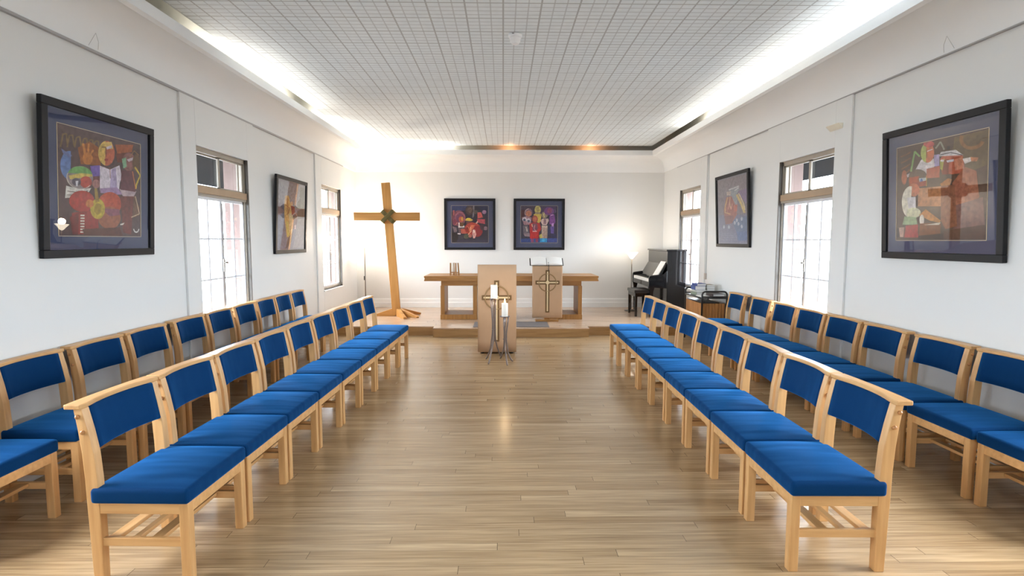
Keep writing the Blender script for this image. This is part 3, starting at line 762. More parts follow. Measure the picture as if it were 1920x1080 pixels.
# stool
t = thing('piano_stool', 'black rectangular piano stool in front of the keyboard', 'stool', (2.53, 10.32, ZP))
MB().box(-0.16, 0.17, -0.30, 0.30, 0.425, 0.485, 0.012).build('seat', plain('stool_vinyl', (0.02, 0.017, 0.016, 1), 0.3), t)
MB().box(-0.145, 0.155, -0.285, 0.285, 0.36, 0.425, 0.004).build('seat_frame', M_BLACK, t)
for x in (-0.125, 0.135):
    for y in (-0.265, 0.265): MB().prism([(x - 0.018, 0), (x + 0.018, 0), (x + 0.022, 0.37), (x - 0.022, 0.37)], 'y', y - 0.02, y + 0.02, 0.003).build('leg', M_BLACK, t)

# ------------------------------------------------------------------ trolley
t = thing('trolley', 'black tube-framed trolley with slatted wooden box beside the piano', 'trolley', (0, 0, 0))
cx0, cx1, cy0, cy1 = 2.865, 3.225, 7.98, 8.72
def arch(y, name):
    r = 0.05; pts = [(cx0, y, 0.03)]
    for i in range(7):
        a = PI - PI / 2 * i / 6; pts.append((cx0 + r + r * math.cos(a), y, 0.79 - r + r * math.sin(a)))
    for i in range(7):
        a = PI / 2 - PI / 2 * i / 6; pts.append((cx1 - r + r * math.cos(a), y, 0.79 - r + r * math.sin(a)))
    pts.append((cx1, y, 0.03))
    m = MB(); m.tube(pts, 0.013, 12); m.tube([(cx0, y, 0.715), (cx1, y, 0.715)], 0.009, 10); m.build(name, M_BLACKM, t)
    for x in (cx0, cx1): MB().lathe([(0.018, 0), (0.018, 0.03), (0.008, 0.04)], 14, (x, y, 0)).build('foot', M_BLACKM, t)
arch(cy0, 'end_frame'); arch(cy1, 'end_frame')
MB().box(cx0 + 0.005, cx1 - 0.005, cy0 + 0.01, cy1 - 0.01, 0.685, 0.70, 0.003).build('tray', M_BLACKM, t)
m = MB(); m.tube([(cx0, cy0, 0.69), (cx0, cy1, 0.69)], 0.009, 10); m.tube([(cx1, cy0, 0.69), (cx1, cy1, 0.69)], 0.009, 10); m.build('side_rail', M_BLACKM, t)
M_BOX = wood('slatted_box_wood', srgb(150, 98, 48), srgb(196, 136, 72), 'z', 0.5, 14)
m = MB()
nb = 7
for i in range(nb):
    w = (cx1 - cx0 - 0.04) / nb; m.box(cx0 + 0.02 + i * w + 0.002, cx0 + 0.02 + (i + 1) * w - 0.002, cy0 + 0.02, cy0 + 0.036, 0.10, 0.615, 0.003)
nb = 13
for i in range(nb):
    w = (cy1 - cy0 - 0.04) / nb; m.box(cx0 + 0.006, cx0 + 0.020, cy0 + 0.02 + i * w + 0.002, cy0 + 0.02 + (i + 1) * w - 0.002, 0.10, 0.615, 0.003)
m.box(cx0 + 0.022, cx1 - 0.02, cy0 + 0.038, cy1 - 0.02, 0.10, 0.60)
m.build('slatted_box', M_BOX, t)
MB().box(cx0 + 0.02, cx1 - 0.10, cy0 + 0.02, cy1 - 0.02, 0.617, 0.63, 0.003).build('lower_shelf', M_BLACKM, t)

def book(label, x, y, z, sx, sy, sz, col, rz, group='books on the trolley', pages=True):
    t = thing('book', label, 'book', (x, y, z), rz, group)
    mt = plain('book_cloth', srgb(*col), 0.6)
    m = MB(); m.box(-sx / 2, sx / 2, -sy / 2, sy / 2, 0, 0.003, 0.001); m.box(-sx / 2, sx / 2, -sy / 2, sy / 2, sz - 0.003, sz, 0.001); m.box(-sx / 2, -sx / 2 + 0.004, -sy / 2, sy / 2, 0, sz, 0.001)
    m.build('cover', mt, t)
    MB().box(-sx / 2 + 0.004, sx / 2 - 0.005, -sy / 2 + 0.004, sy / 2 - 0.004, 0.003, sz - 0.003).build('pages', M_PAPER, t)
    return t
zt = 0.7005
book('pale green book at the bottom of the left stack on the trolley', 3.00, 8.50, zt, 0.17, 0.23, 0.045, (150, 158, 138), 0.05)
book('cream book above the pale green one on the trolley', 3.00, 8.50, zt + 0.0455, 0.165, 0.22, 0.030, (206, 208, 200), 0.0)
book('thick blue book in the middle of the left trolley stack', 2.99, 8.51, zt + 0.076, 0.16, 0.22, 0.062, (70, 92, 150), -0.04)
book('slim blue book topping the left trolley stack', 3.00, 8.51, zt + 0.1385, 0.145, 0.21, 0.034, (62, 80, 142), 0.05)
book('light grey book at the bottom of the right trolley stack', 3.15, 8.52, zt, 0.12, 0.21, 0.095, (176, 172, 166), 0.0)
book('white book with grey edge above the grey one on the trolley', 3.15, 8.53, zt + 0.0955, 0.125, 0.21, 0.030, (216, 214, 208), 0.03)
book('olive book topping the right trolley stack', 3.15, 8.52, zt + 0.126, 0.12, 0.20, 0.026, (150, 146, 130), -0.03)
book('dark brown folder lying on the near end of the trolley tray', 3.125, 8.17, zt, 0.17, 0.27, 0.05, (66, 52, 50), 0.02)
m = MB()
for k in range(6): m.box(-0.08 + 0.002 * (k % 3), 0.08 + 0.002 * (k % 2), -0.1, 0.1, k * 0.002, k * 0.002 + 0.0016)
o = m.build('paper_pile', M_PAPER, None, (2.935, 8.28, 0.7005)); o.rotation_euler = (0, 0, 0.1)
o.location = (2.952, 8.19, 0.7005); o.rotation_euler = (0, 0, 0.0); o.scale = (0.85, 1.15, 1.0)
tag(o, 'small pile of white paper beside the brown folder on the trolley', 'papers')

# ------------------------------------------------------------------ framed pictures
def art_material():
    m, nt, b = newmat('painted_print')
    at = N(nt, 'ShaderNodeAttribute', attribute_name='ink')
    tc = N(nt, 'ShaderNodeTexCoord'); no = N(nt, 'ShaderNodeTexNoise'); no.inputs['Scale'].default_value = 38; no.inputs['Detail'].default_value = 4
    nt.links.new(tc.outputs['Object'], no.inputs['Vector'])
    rp = N(nt, 'ShaderNodeValToRGB'); rp.color_ramp.elements[0].position = 0.3; rp.color_ramp.elements[0].color = (0.62, 0.6, 0.6, 1)
    rp.color_ramp.elements[1].position = 0.7; rp.color_ramp.elements[1].color = (1.15, 1.12, 1.1, 1)
    nt.links.new(no.outputs['Fac'], rp.inputs['Fac'])
    mx = N(nt, 'ShaderNodeMix', data_type='RGBA', blend_type='MULTIPLY'); mx.inputs[0].default_value = 1
    nt.links.new(at.outputs['Color'], mx.inputs[6]); nt.links.new(rp.outputs['Color'], mx.inputs[7]); nt.links.new(mx.outputs[2], b.inputs['Base Color'])
    b.inputs['Roughness'].default_value = 0.6; b.inputs['Specular IOR Level'].default_value = 0.2
    return m
M_ART = art_material()
class Art:
    """flat coloured patches of a print; coordinates are 0..1 across and up the sheet"""
    def __init__(self, tl, tr, bl, br, bg):
        self.c = (tl, tr, bl, br); self.s = []; self.bg = bg
    def q(self, x, y):
        (x0, y0), (x1, y1), (x2, y2), (x3, y3) = self.c
        u = v = 0.5
        for _ in range(6):
            xl = x2 + (x0 - x2) * v; xr = x3 + (x1 - x3) * v; u = (x - xl) / (xr - xl)
            yt = y0 + (y1 - y0) * u; yb = y2 + (y3 - y2) * u; v = (yb - y) / (yb - yt)
        return (min(1, max(0, u)), min(1, max(0, v)))
    def P(self, pts, col): self.s.append(([self.q(*p) for p in pts], col))
    def E(self, cx, cy, rx, ry, col, a0=0, a1=360, rot=0, inner=0.0):
        n = 28; pts = []; r = math.radians(rot)
        def pt(a, k):
            x, y = rx * k * math.cos(a), ry * k * math.sin(a)
            return (cx + x * math.cos(r) - y * math.sin(r), cy + x * math.sin(r) + y * math.cos(r))
        full = abs(a1 - a0) >= 360
        for i in range(n if full else n + 1):
            pts.append(pt(math.radians(a0 + (a1 - a0) * i / n), 1))
        if inner > 0:
            for i in range(n): # band as quads
                aa, ab = math.radians(a0 + (a1 - a0) * i / n), math.radians(a0 + (a1 - a0) * (i + 1) / n)
                self.P([pt(aa, 1), pt(ab, 1), pt(ab, inner), pt(aa, inner)], col)
            return
        self.P(pts, col)
    def L(self, pts, w, col):
        for (x0, y0), (x1, y1) in zip(pts, pts[1:]):
            d = math.hypot(x1 - x0, y1 - y0) or 1; nx, ny = -(y1 - y0) / d * w / 2, (x1 - x0) / d * w / 2
            self.P([(x0 + nx, y0 + ny), (x1 + nx, y1 + ny), (x1 - nx, y1 - ny), (x0 - nx, y0 - ny)], col)
    def build(self, parent, x0, x1, z0, z1, y):
        bm = bmesh.new(); lay = bm.loops.layers.float_color.new('ink')
        def face(pts, col, dy):
            vs = [bm.verts.new((x0 + (x1 - x0) * u, y - dy, z0 + (z1 - z0) * v)) for u, v in pts]
            try: f = bm.faces.new(vs)
            except ValueError: return
            f.normal_update()
            if f.normal.y > 0: f.normal_flip()
            for l in f.loops: l[lay] = srgb(*col)
        # sheet with thickness
        for (pts, dy) in (([(0, 0), (1, 0), (1, 1), (0, 1)], 0.0), ): face(pts, self.bg, dy)
        back = [bm.verts.new((x0 + (x1 - x0) * u, y + 0.001, z0 + (z1 - z0) * v)) for u, v in ((0, 0), (0, 1), (1, 1), (1, 0))]
        f = bm.faces.new(back)
        for l in f.loops: l[lay] = srgb(*self.bg)
        for i, (pts, col) in enumerate(self.s): face(pts, col, 0.00003 * (i + 1))
        me = bpy.data.meshes.new('print'); bm.to_mesh(me); bm.free(); me.materials.append(M_ART)
        o = bpy.data.objects.new('print', me); COL.objects.link(o); o.parent = parent
        return o
def picture(label, loc, rz, tilt, w, h, fw, matw, art, mat_m, line=True):
    t = thing('framed_picture', label, 'picture', loc, rz, 'framed pictures on the walls'); t.rotation_euler = (tilt, 0, rz)
    D = 0.034; f = MB()
    for (a, b, c, d) in ((-w / 2, w / 2, 0, fw), (-w / 2, w / 2, h - fw, h), (-w / 2, -w / 2 + fw, fw, h - fw), (w / 2 - fw, w / 2, fw, h - fw)):
        f.box(a, b, -D, -0.001, c, d, 0.004)
    f.build('frame', M_FRAME, t)
    MB().box(-w / 2 + 0.01, w / 2 - 0.01, -0.012, -0.002, 0.01, h - 0.01).build('mat', mat_m, t)
    x0, x1, z0, z1 = -w / 2 + fw + matw, w / 2 - fw - matw, fw + matw, h - fw - matw
    art.build(t, x0, x1, z0, z1, -0.0135)
    if line:
        l = MB(); e = 0.006
        for (a, b, c, d) in ((x0 - e, x1 + e, z0 - e, z0 - e + 0.003), (x0 - e, x1 + e, z1 + e - 0.003, z1 + e), (x0 - e, x0 - e + 0.003, z0, z1), (x1 + e - 0.003, x1 + e, z0, z1)):
            l.box(a, b, -0.0145, -0.0115, c, d)
        l.build('mat_line', M_GOLD, t)
    MB().box(-w / 2 + fw * 0.8, w / 2 - fw * 0.8, -0.024, -0.022, fw * 0.8, h - fw * 0.8).build('glass', M_PICG, t)
    return t
TILT = math.atan2(0.05, 1.03)

# left wall, near
A = Art((120, 175), (648, 300), (135, 925), (655, 925), (92, 72, 74))
for x in (150, 185, 225, 265, 300, 335):
    A.L([(x - 12, 330), (x, 240 + (x - 120) * 0.2), (x + 18, 235 + (x - 120) * 0.2), (x + 26, 320)], 9, (128, 104, 66))
A.P([(232, 330), (300, 285), (370, 330), (370, 445), (250, 440)], (150, 88, 42))
A.E(290, 400, 30, 42, (196, 126, 58)); A.L([(275, 370), (262, 300)], 14, (204, 134, 62)); A.L([(293, 368), (296, 300)], 12, (204, 134, 62)); A.L([(305, 375), (325, 340)], 11, (204, 134, 62))
A.P([(465, 300), (595, 300), (585, 350), (480, 360)], (168, 92, 54)); A.P([(470, 360), (580, 355), (520, 420), (480, 420)], (120, 60, 48))
A.E(185, 450, 48, 95, (104, 132, 188), 80, 280); A.P([(140, 340), (200, 385), (185, 400), (150, 372)], (112, 124, 172))
A.P([(305, 450), (365, 442), (372, 525), (318, 535)], (118, 92, 176)); A.P([(318, 520), (372, 515), (370, 560), (325, 555)], (110, 60, 62))
A.P([(365, 445), (430, 470), (495, 440), (512, 520), (498, 560), (492, 610), (366, 612)], (214, 206, 218))
A.P([(440, 470), (470, 455), (480, 600), (430, 605)], (174, 160, 196)); A.L([(430, 455), (434, 530)], 4, (130, 90, 70))
A.E(408, 360, 54, 84, (196, 104, 74)); A.E(408, 360, 54, 84, (216, 184, 96), 100, 262); A.P([(395, 285), (440, 282), (452, 330), (400, 330)], (220, 190, 110))
A.P([(404, 318), (440, 305), (444, 322), (410, 335)], (222, 214, 226)); A.L([(375, 320), (402, 318), (404, 385)], 5, (110, 66, 46)); A.P([(392, 400), (420, 396), (418, 410), (396, 412)], (168, 62, 58))
A.P([(366, 600), (480, 590), (520, 640), (470, 640), (370, 630)], (158, 130, 170))
A.E(432, 705, 78, 82, (186, 82, 58)); A.E(430, 800, 75, 78, (158, 92, 66)); A.P([(372, 735), (495, 740), (500, 780), (430, 790)], (140, 82, 100))
A.P([(495, 600), (620, 615), (600, 655), (520, 650)], (190, 170, 178))
A.E(247, 530, 76, 78, (150, 138, 140)); A.E(247, 512, 70, 58, (112, 168, 96), 190, 355); A.P([(180, 520), (250, 500), (318, 505), (318, 520), (190, 545)], (206, 184, 96))
A.E(280, 560, 36, 40, (182, 76, 62)); A.E(225, 560, 26, 26, (96, 88, 104)); A.P([(220, 555), (236, 552), (232, 590), (224, 590)], (216, 214, 224))
A.E(247, 530, 78, 80, (198, 190, 180), 40, 200, inner=0.94)
A.P([(168, 588), (245, 610), (312, 598), (290, 640), (215, 668), (162, 672)], (214, 212, 206)); A.L([(175, 625), (240, 632), (290, 620)], 5, (110, 96, 90)); A.L([(172, 650), (230, 650)], 4, (120, 106, 96))
A.E(258, 690, 74, 72, (172, 54, 48)); A.P([(200, 770), (350, 745), (362, 912), (205, 918)], (146, 42, 42)); A.P([(188, 800), (240, 770), (235, 918), (205, 918)], (118, 40, 44))
for k in range(7): A.P([(248, 782 + k * 19), (272, 782 + k * 19), (272, 792 + k * 19), (248, 792 + k * 19)], (222, 214, 206))
A.E(352, 740, 46, 70, (186, 164, 48)); A.P([(330, 600), (346, 600), (362, 690), (338, 700)], (160, 130, 50)); A.E(352, 740, 22, 40, (158, 132, 36)); A.E(302, 705, 24, 28, (196, 120, 62)); A.E(340, 570, 24, 30, (166, 116, 112))
A.E(560, 415, 48, 62, (146, 98, 96)); A.P([(510, 395), (540, 385), (545, 450), (520, 460)], (132, 178, 142)); A.P([(545, 400), (590, 385), (600, 400), (560, 415)], (206, 196, 208)); A.E(615, 420, 28, 60, (112, 86, 64), 0, 360); A.L([(570, 380), (600, 340), (635, 370)], 6, (150, 116, 74))
A.P([(508, 470), (600, 480), (612, 620), (500, 605)], (106, 56, 66)); A.L([(606, 450), (648, 508), (618, 570), (612, 600)], 12, (206, 182, 70)); A.L([(588, 480), (612, 600)], 7, (196, 120, 70))
A.P([(500, 650), (598, 650), (580, 915), (520, 900)], (118, 60, 54)); A.P([(600, 640), (640, 720), (645, 780), (590, 800)], (120, 86, 66)); A.L([(610, 650), (642, 770), (580, 795)], 6, (204, 180, 150))
A.P([(260, 880), (500, 865), (520, 925), (270, 925)], (96, 56, 50)); A.E(618, 870, 24, 32, (216, 214, 214), 10, 170, inner=0.7); A.P([(500, 842), (530, 832), (520, 848), (500, 850)], (220, 214, 208))
picture('large black-framed picture nearest the camera on the left wall, figure with yellow lute', (XL + 0.002, 4.228, 1.40), PI / 2, TILT, 1.147, 1.04, 0.054, 0.098, A, M_MAT)

# right wall, near
B = Art((85, 305), (655, 175), (88, 935), (660, 935), (84, 66, 60))
B.P([(470, 225), (655, 180), (655, 420), (560, 470), (450, 400)], (104, 86, 62)); B.E(570, 240, 72, 76, (140, 100, 64), 20, 200, inner=0.7)
for k in range(4): B.L([(110 + k * 4, 360 + k * 42), (150, 345 + k * 42), (185, 325 + k * 40)], 8, (128, 88, 64))
B.L([(190, 460), (215, 320), (250, 355)], 12, (132, 172, 112)); B.L([(355, 300), (385, 255), (410, 310)], 11, (146, 150, 140))
B.P([(220, 450), (262, 375), (345, 370), (352, 420), (318, 480), (240, 470)], (216, 212, 216)); B.P([(345, 345), (380, 340), (382, 420), (352, 425)], (176, 164, 206))
B.E(302, 330, 45, 68, (204, 118, 86)); B.E(302, 330, 45, 68, (176, 188, 104), 100, 260); B.E(310, 270, 36, 22, (190, 84, 84)); B.L([(300, 320), (336, 305)], 6, (236, 224, 230)); B.L([(296, 315), (298, 365)], 4, (120, 70, 50)); B.P([(275, 430), (340, 395), (345, 415), (300, 445)], (226, 222, 226))
B.P([(160, 480), (240, 445), (248, 460), (165, 500)], (208, 200, 208)); B.E(142, 500, 20, 50, (182, 110, 84))
B.E(240, 500, 66, 58, (104, 84, 74)); B.P([(178, 540), (178, 500), (250, 490), (240, 520), (300, 500), (300, 555), (240, 565)], (168, 78, 50)); B.P([(248, 505), (298, 500), (296, 555), (258, 558)], (200, 206, 214)); B.E(266, 528, 10, 22, (62, 92, 160)); B.L([(300, 490), (300, 560)], 6, (196, 160, 80))
B.P([(385, 380), (400, 345), (520, 345), (540, 470), (460, 480), (400, 470)], (182, 92, 70)); B.P([(385, 385), (415, 370), (412, 460), (388, 440)], (178, 176, 90)); B.P([(410, 380), (440, 375), (440, 480), (400, 480)], (130, 64, 50)); B.P([(470, 380), (520, 360), (530, 440), (480, 455)], (206, 140, 116))
B.P([(378, 355), (390, 325), (480, 312), (525, 350), (460, 352)], (214, 212, 216)); B.L([(385, 345), (450, 330), (520, 350)], 5, (60, 56, 66)); B.P([(425, 310), (430, 285), (446, 285), (444, 312)], (44, 40, 46)); B.P([(425, 385), (470, 375), (470, 392), (432, 398)], (222, 220, 232)); B.E(400, 385, 12, 8, (222, 216, 220))
B.P([(520, 375), (570, 365), (590, 385), (535, 410)], (214, 206, 204)); B.P([(565, 365), (610, 370), (600, 395), (570, 395)], (190, 122, 86))
B.P([(300, 440), (385, 420), (385, 500), (300, 505)], (176, 92, 76)); B.P([(535, 430), (600, 460), (620, 640), (560, 700), (470, 720), (465, 540)], (160, 96, 74)); B.P([(245, 575), (400, 560), (400, 700), (245, 700)], (186, 130, 92)); B.P([(470, 700), (640, 640), (655, 850), (480, 870)], (120, 84, 84))
B.P([(180, 545), (300, 520), (300, 556), (180, 570)], (150, 66, 46))
B.P([(390, 545), (440, 505), (462, 515), (450, 555), (400, 565)], (176, 116, 66))
B.P([(396, 560), (480, 550), (500, 840), (430, 860), (400, 800)], (136, 84, 62))
B.E(215, 585, 40, 46, (188, 106, 80)); B.E(190, 670, 62, 110, (214, 212, 198), 90, 280); B.P([(165, 640), (228, 632), (232, 715), (180, 715)], (206, 206, 212)); B.E(215, 745, 52, 36, (206, 210, 180)); B.P([(150, 770), (235, 775), (245, 830), (135, 828)], (156, 182, 142)); B.P([(160, 835), (248, 825), (252, 918), (150, 918)], (172, 62, 66)); B.P([(102, 850), (150, 845), (145, 915), (105, 915)], (196, 160, 146)); B.P([(92, 855), (110, 850), (118, 918), (92, 918)], (60, 48, 52))
B.P([(255, 760), (300, 720), (400, 800), (392, 815), (330, 800)], (190, 130, 72)); B.E(275, 795, 16, 38, (222, 216, 206)); B.P([(262, 820), (400, 815), (400, 890), (255, 915)], (126, 78, 52)); B.P([(290, 830), (400, 812), (390, 830)], (222, 214, 200))
B.P([(420, 870), (655, 830), (658, 930), (425, 930)], (86, 58, 50)); B.P([(255, 905), (420, 890), (420, 932), (250, 932)], (58, 42, 42))
picture('large black-framed picture nearest the camera on the right wall, seated figures with a white turban', (XR - 0.010, 4.165, 1.378), -PI / 2 + 0.012, TILT, 1.152, 1.043, 0.054, 0.098, B, M_MAT)

# left wall, far
C = Art((135, 150), (440, 215), (130, 955), (428, 945), (128, 128, 148))
C.P([(135, 150), (440, 215), (435, 430), (133, 420)], (140, 142, 156)); C.P([(132, 560), (300, 540), (240, 950), (130, 955)], (120, 126, 152)); C.P([(360, 590), (432, 600), (428, 945), (300, 948)], (150, 146, 158))
C.P([(132, 450), (210, 445), (215, 535), (131, 540)], (100, 96, 116)); C.P([(350, 500), (434, 470), (432, 590), (355, 600)], (84, 82, 94)); C.P([(385, 220), (440, 230), (436, 480), (350, 480), (375, 380)], (112, 122, 118)); C.P([(350, 400), (385, 360), (390, 470), (345, 470)], (88, 100, 96))
C.P([(270, 330), (340, 300), (350, 420), (290, 470)], (156, 152, 166))
C.P([(215, 330), (250, 325), (290, 500), (296, 700), (270, 815), (235, 820), (205, 560), (205, 440)], (214, 172, 108)); C.P([(228, 345), (246, 350), (252, 540), (232, 560)], (190, 136, 80)); C.P([(255, 540), (300, 530), (292, 720), (262, 780)], (220, 196, 156)); C.P([(222, 620), (248, 640), (262, 800), (238, 815)], (206, 190, 110)); C.L([(218, 440), (262, 470), (250, 540)], 7, (150, 76, 60))
C.P([(275, 440), (320, 455), (322, 520), (288, 560)], (142, 42, 48)); C.E(286, 420, 14, 28, (218, 180, 150)); C.P([(300, 560), (350, 530), (352, 640), (320, 720), (285, 720)], (108, 72, 86)); C.L([(285, 560), (330, 525), (345, 560)], 6, (206, 168, 160)); C.P([(318, 680), (336, 665), (334, 720), (320, 722)], (220, 190, 196)); C.P([(250, 820), (310, 740), (285, 870), (235, 950), (222, 950)], (92, 88, 104))
picture('black-framed greyish picture with a golden figure, farther along the left wall', (XL + 0.002, 7.905, 1.34), PI / 2, TILT, 1.135, 1.035, 0.050, 0.02, C, M_MATG, False)

# right wall, far
D_ = Art((45, 195), (400, 90), (75, 1000), (435, 990), (126, 116, 128))
D_.P([(45, 195), (400, 90), (405, 330), (55, 420)], (138, 128, 136)); D_.P([(60, 640), (420, 620), (434, 990), (76, 1000)], (112, 114, 146)); D_.P([(240, 700), (420, 640), (430, 850), (300, 860)], (92, 112, 150)); D_.P([(300, 850), (430, 840), (434, 960), (320, 970)], (82, 106, 158)); D_.P([(300, 320), (400, 280), (405, 480), (340, 400)], (132, 112, 152))
D_.P([(190, 290), (300, 240), (320, 300), (290, 340), (300, 480), (230, 560), (210, 400)], (150, 156, 166)); D_.L([(190, 300), (250, 280), (312, 250)], 12, (212, 212, 216)); D_.L([(262, 310), (310, 270)], 9, (222, 222, 226)); D_.P([(162, 330), (220, 315), (215, 370), (168, 380)], (196, 176, 166))
D_.L([(290, 360), (340, 470), (386, 600)], 26, (206, 180, 106)); D_.L([(312, 345), (372, 480), (388, 560)], 10, (226, 206, 150))
D_.P([(160, 400), (225, 380), (270, 480), (300, 620), (240, 740), (160, 760), (130, 580)], (160, 92, 84)); D_.L([(180, 400), (150, 520), (150, 600), (220, 620)], 13, (206, 166, 104)); D_.L([(210, 390), (205, 470), (225, 540)], 9, (206, 170, 120)); D_.P([(255, 500), (300, 490), (300, 580), (262, 590)], (186, 100, 84)); D_.L([(190, 560), (200, 480), (225, 560), (240, 480)], 7, (220, 160, 140))
D_.P([(140, 650), (260, 640), (250, 730), (160, 760)], (128, 76, 82))
for (x, y) in ((140, 790), (205, 790), (300, 700), (320, 745), (275, 735), (355, 680), (360, 780)): D_.E(x, y, 12, 24, (176, 180, 200))
for k in range(4): D_.L([(110, 880 + k * 28), (300, 870 + k * 28)], 5, (136, 140, 168))
picture('black-framed mauve picture with a yellow ray, farther along the right wall', (XR - 0.002, 7.94, 1.432), -PI / 2, TILT, 1.145, 1.04, 0.046, 0.02, D_, M_MATG, False)

# back wall, left
F = Art((165, 160), (905, 160), (165, 930), (905, 930), (50, 44, 60))
F.P([(165, 160), (480, 160), (430, 260), (165, 280)], (56, 66, 108)); F.P([(700, 160), (905, 160), (905, 420), (800, 300)], (48, 50, 78)); F.P([(600, 160), (630, 160), (620, 380), (585, 410)], (128, 122, 132)); F.E(530, 260, 80, 90, (86, 68, 66)); F.E(535, 250, 44, 62, (112, 90, 80)); F.E(655, 290, 40, 44, (96, 84, 78))
F.E(310, 420, 140, 165, (132, 76, 92)); F.E(335, 410, 105, 125, (164, 100, 116), 170, 400, inner=0.8); F.E(325, 420, 78, 84, (116, 72, 102)); F.E(360, 440, 50, 62, (190, 92, 66)); F.E(380, 430, 24, 40, (206, 160, 74)); F.P([(190, 260), (230, 250), (220, 360), (195, 360)], (170, 92, 92)); F.E(235, 510, 50, 66, (136, 62, 84)); F.L([(240, 560), (280, 510)], 16, (196, 130, 110))
F.P([(305, 510), (325, 510), (332, 590), (400, 590), (415, 560), (425, 610), (300, 615)], (222, 216, 214)); F.P([(330, 510), (410, 510), (395, 590), (340, 585)], (112, 80, 44)); F.P([(300, 620), (420, 620), (400, 740), (310, 740)], (104, 86, 96)); F.P([(285, 730), (345, 735), (345, 765), (285, 755)], (220, 214, 220)); F.P([(345, 650), (420, 640), (500, 730), (430, 745), (360, 740)], (188, 92, 76))
F.E(515, 455, 80, 26, (214, 176, 96)); F.E(510, 435, 50, 22, (228, 206, 66)); F.P([(460, 500), (590, 490), (610, 560), (480, 590)], (128, 70, 62))
F.E(590, 640, 165, 130, (180, 66, 52)); F.E(680, 690, 110, 120, (148, 44, 50)); F.P([(540, 560), (640, 560), (600, 650), (560, 660)], (214, 116, 82)); F.L([(545, 600), (560, 690), (500, 760)], 18, (232, 186, 146)); F.P([(590, 660), (640, 660), (665, 760), (635, 840), (600, 840), (580, 740)], (220, 168, 160)); F.P([(600, 660), (632, 660), (640, 720), (600, 720)], (234, 212, 200)); F.L([(480, 590), (530, 640), (520, 700)], 14, (216, 140, 96)); F.P([(430, 620), (500, 600), (520, 700), (450, 700)], (150, 48, 42))
F.P([(690, 300), (760, 290), (800, 400), (690, 420)], (204, 92, 88)); F.P([(680, 430), (840, 440), (840, 540), (690, 510)], (186, 74, 88)); F.E(825, 290, 42, 40, (160, 120, 150)); F.P([(650, 520), (690, 470), (700, 500), (670, 540)], (222, 176, 160)); F.E(850, 630, 40, 40, (146, 116, 130)); F.E(780, 610, 40, 60, (70, 44, 58))
F.P([(180, 590), (270, 620), (270, 700), (220, 720)], (128, 108, 116)); F.P([(170, 700), (300, 760), (280, 915), (170, 915)], (46, 32, 36)); F.E(460, 800, 60, 50, (90, 92, 74)); F.P([(300, 780), (420, 780), (400, 860), (290, 870)], (66, 62, 72)); F.P([(280, 870), (900, 860), (900, 925), (260, 925)], (58, 52, 74)); F.E(540, 790, 36, 36, (180, 110, 100))
picture('square black-framed picture with red huddled shapes, left one on the back wall', (-0.677, YB - 0.002, 1.33), 0.0, 0.006, 1.04, 1.038, 0.050, 0.098, F, M_MAT)

# back wall, right
G = Art((165, 160), (925, 160), (165, 935), (925, 935), (54, 48, 70))
G.P([(165, 160), (450, 160), (420, 300), (165, 360)], (70, 58, 78)); G.P([(165, 250), (250, 240), (240, 420), (165, 430)], (74, 30, 38)); G.P([(560, 170), (900, 165), (900, 300), (560, 300)], (78, 62, 98)); G.P([(165, 850), (925, 840), (925, 930), (165, 930)], (48, 72, 140)); G.P([(740, 850), (920, 845), (920, 925), (740, 925)], (58, 76, 150))
G.E(515, 240, 66, 88, (196, 184, 112)); G.P([(430, 330), (590, 330), (580, 480), (545, 520), (450, 480)], (212, 186, 88)); G.E(512, 230, 30, 46, (168, 150, 96)); G.P([(465, 290), (560, 290), (575, 330), (450, 330)], (156, 142, 120))
G.E(320, 300, 86, 90, (128, 100, 116)); G.E(325, 320, 60, 62, (190, 124, 96)); G.E(330, 305, 82, 90, (206, 190, 180), 150, 270, inner=0.9)
G.P([(185, 400), (270, 375), (385, 400), (370, 560), (230, 560), (200, 470)], (170, 130, 140)); G.E(240, 440, 48, 44, (214, 206, 214)); G.E(325, 465, 48, 44, (206, 200, 212)); G.E(240, 455, 28, 26, (70, 80, 110)); G.E(325, 480, 28, 26, (84, 92, 120)); G.P([(205, 575), (310, 570), (340, 740), (220, 760)], (112, 104, 116)); G.L([(270, 600), (300, 700)], 24, (196, 186, 176)); G.P([(215, 740), (350, 735), (350, 810), (250, 800)], (156, 138, 146))
G.P([(340, 540), (400, 510), (560, 520), (590, 650), (560, 700), (350, 700)], (186, 50, 52)); G.P([(352, 690), (545, 690), (535, 845), (355, 850)], (190, 40, 44)); G.E(455, 435, 62, 76, (164, 72, 66)); G.E(455, 435, 44, 56, (196, 112, 86)); G.P([(405, 530), (500, 530), (520, 640), (480, 690), (410, 690)], (128, 76, 98)); G.P([(385, 545), (405, 540), (415, 600), (395, 600)], (224, 176, 150)); G.L([(455, 560), (440, 640), (470, 680)], 14, (206, 150, 170)); G.P([(410, 688), (500, 688), (500, 702), (412, 702)], (236, 224, 220)); G.P([(370, 850), (430, 850), (430, 930), (380, 930)], (150, 62, 110)); G.P([(470, 850), (530, 850), (520, 925), (478, 925)], (140, 50, 92))
G.E(655, 350, 66, 70, (150, 136, 116)); G.P([(625, 330), (655, 300), (665, 400), (640, 410)], (206, 190, 130)); G.P([(570, 470), (620, 425), (735, 425), (745, 470), (700, 560), (610, 560)], (214, 190, 184)); G.P([(640, 430), (690, 430), (690, 540), (630, 540)], (150, 120, 128)); G.P([(600, 570), (720, 575), (715, 840), (600, 840)], (206, 186, 170))
for k in range(4): G.P([(625 + k * 24, 620), (634 + k * 24, 620), (636 + k * 24, 840), (626 + k * 24, 840)], (110, 66, 72))
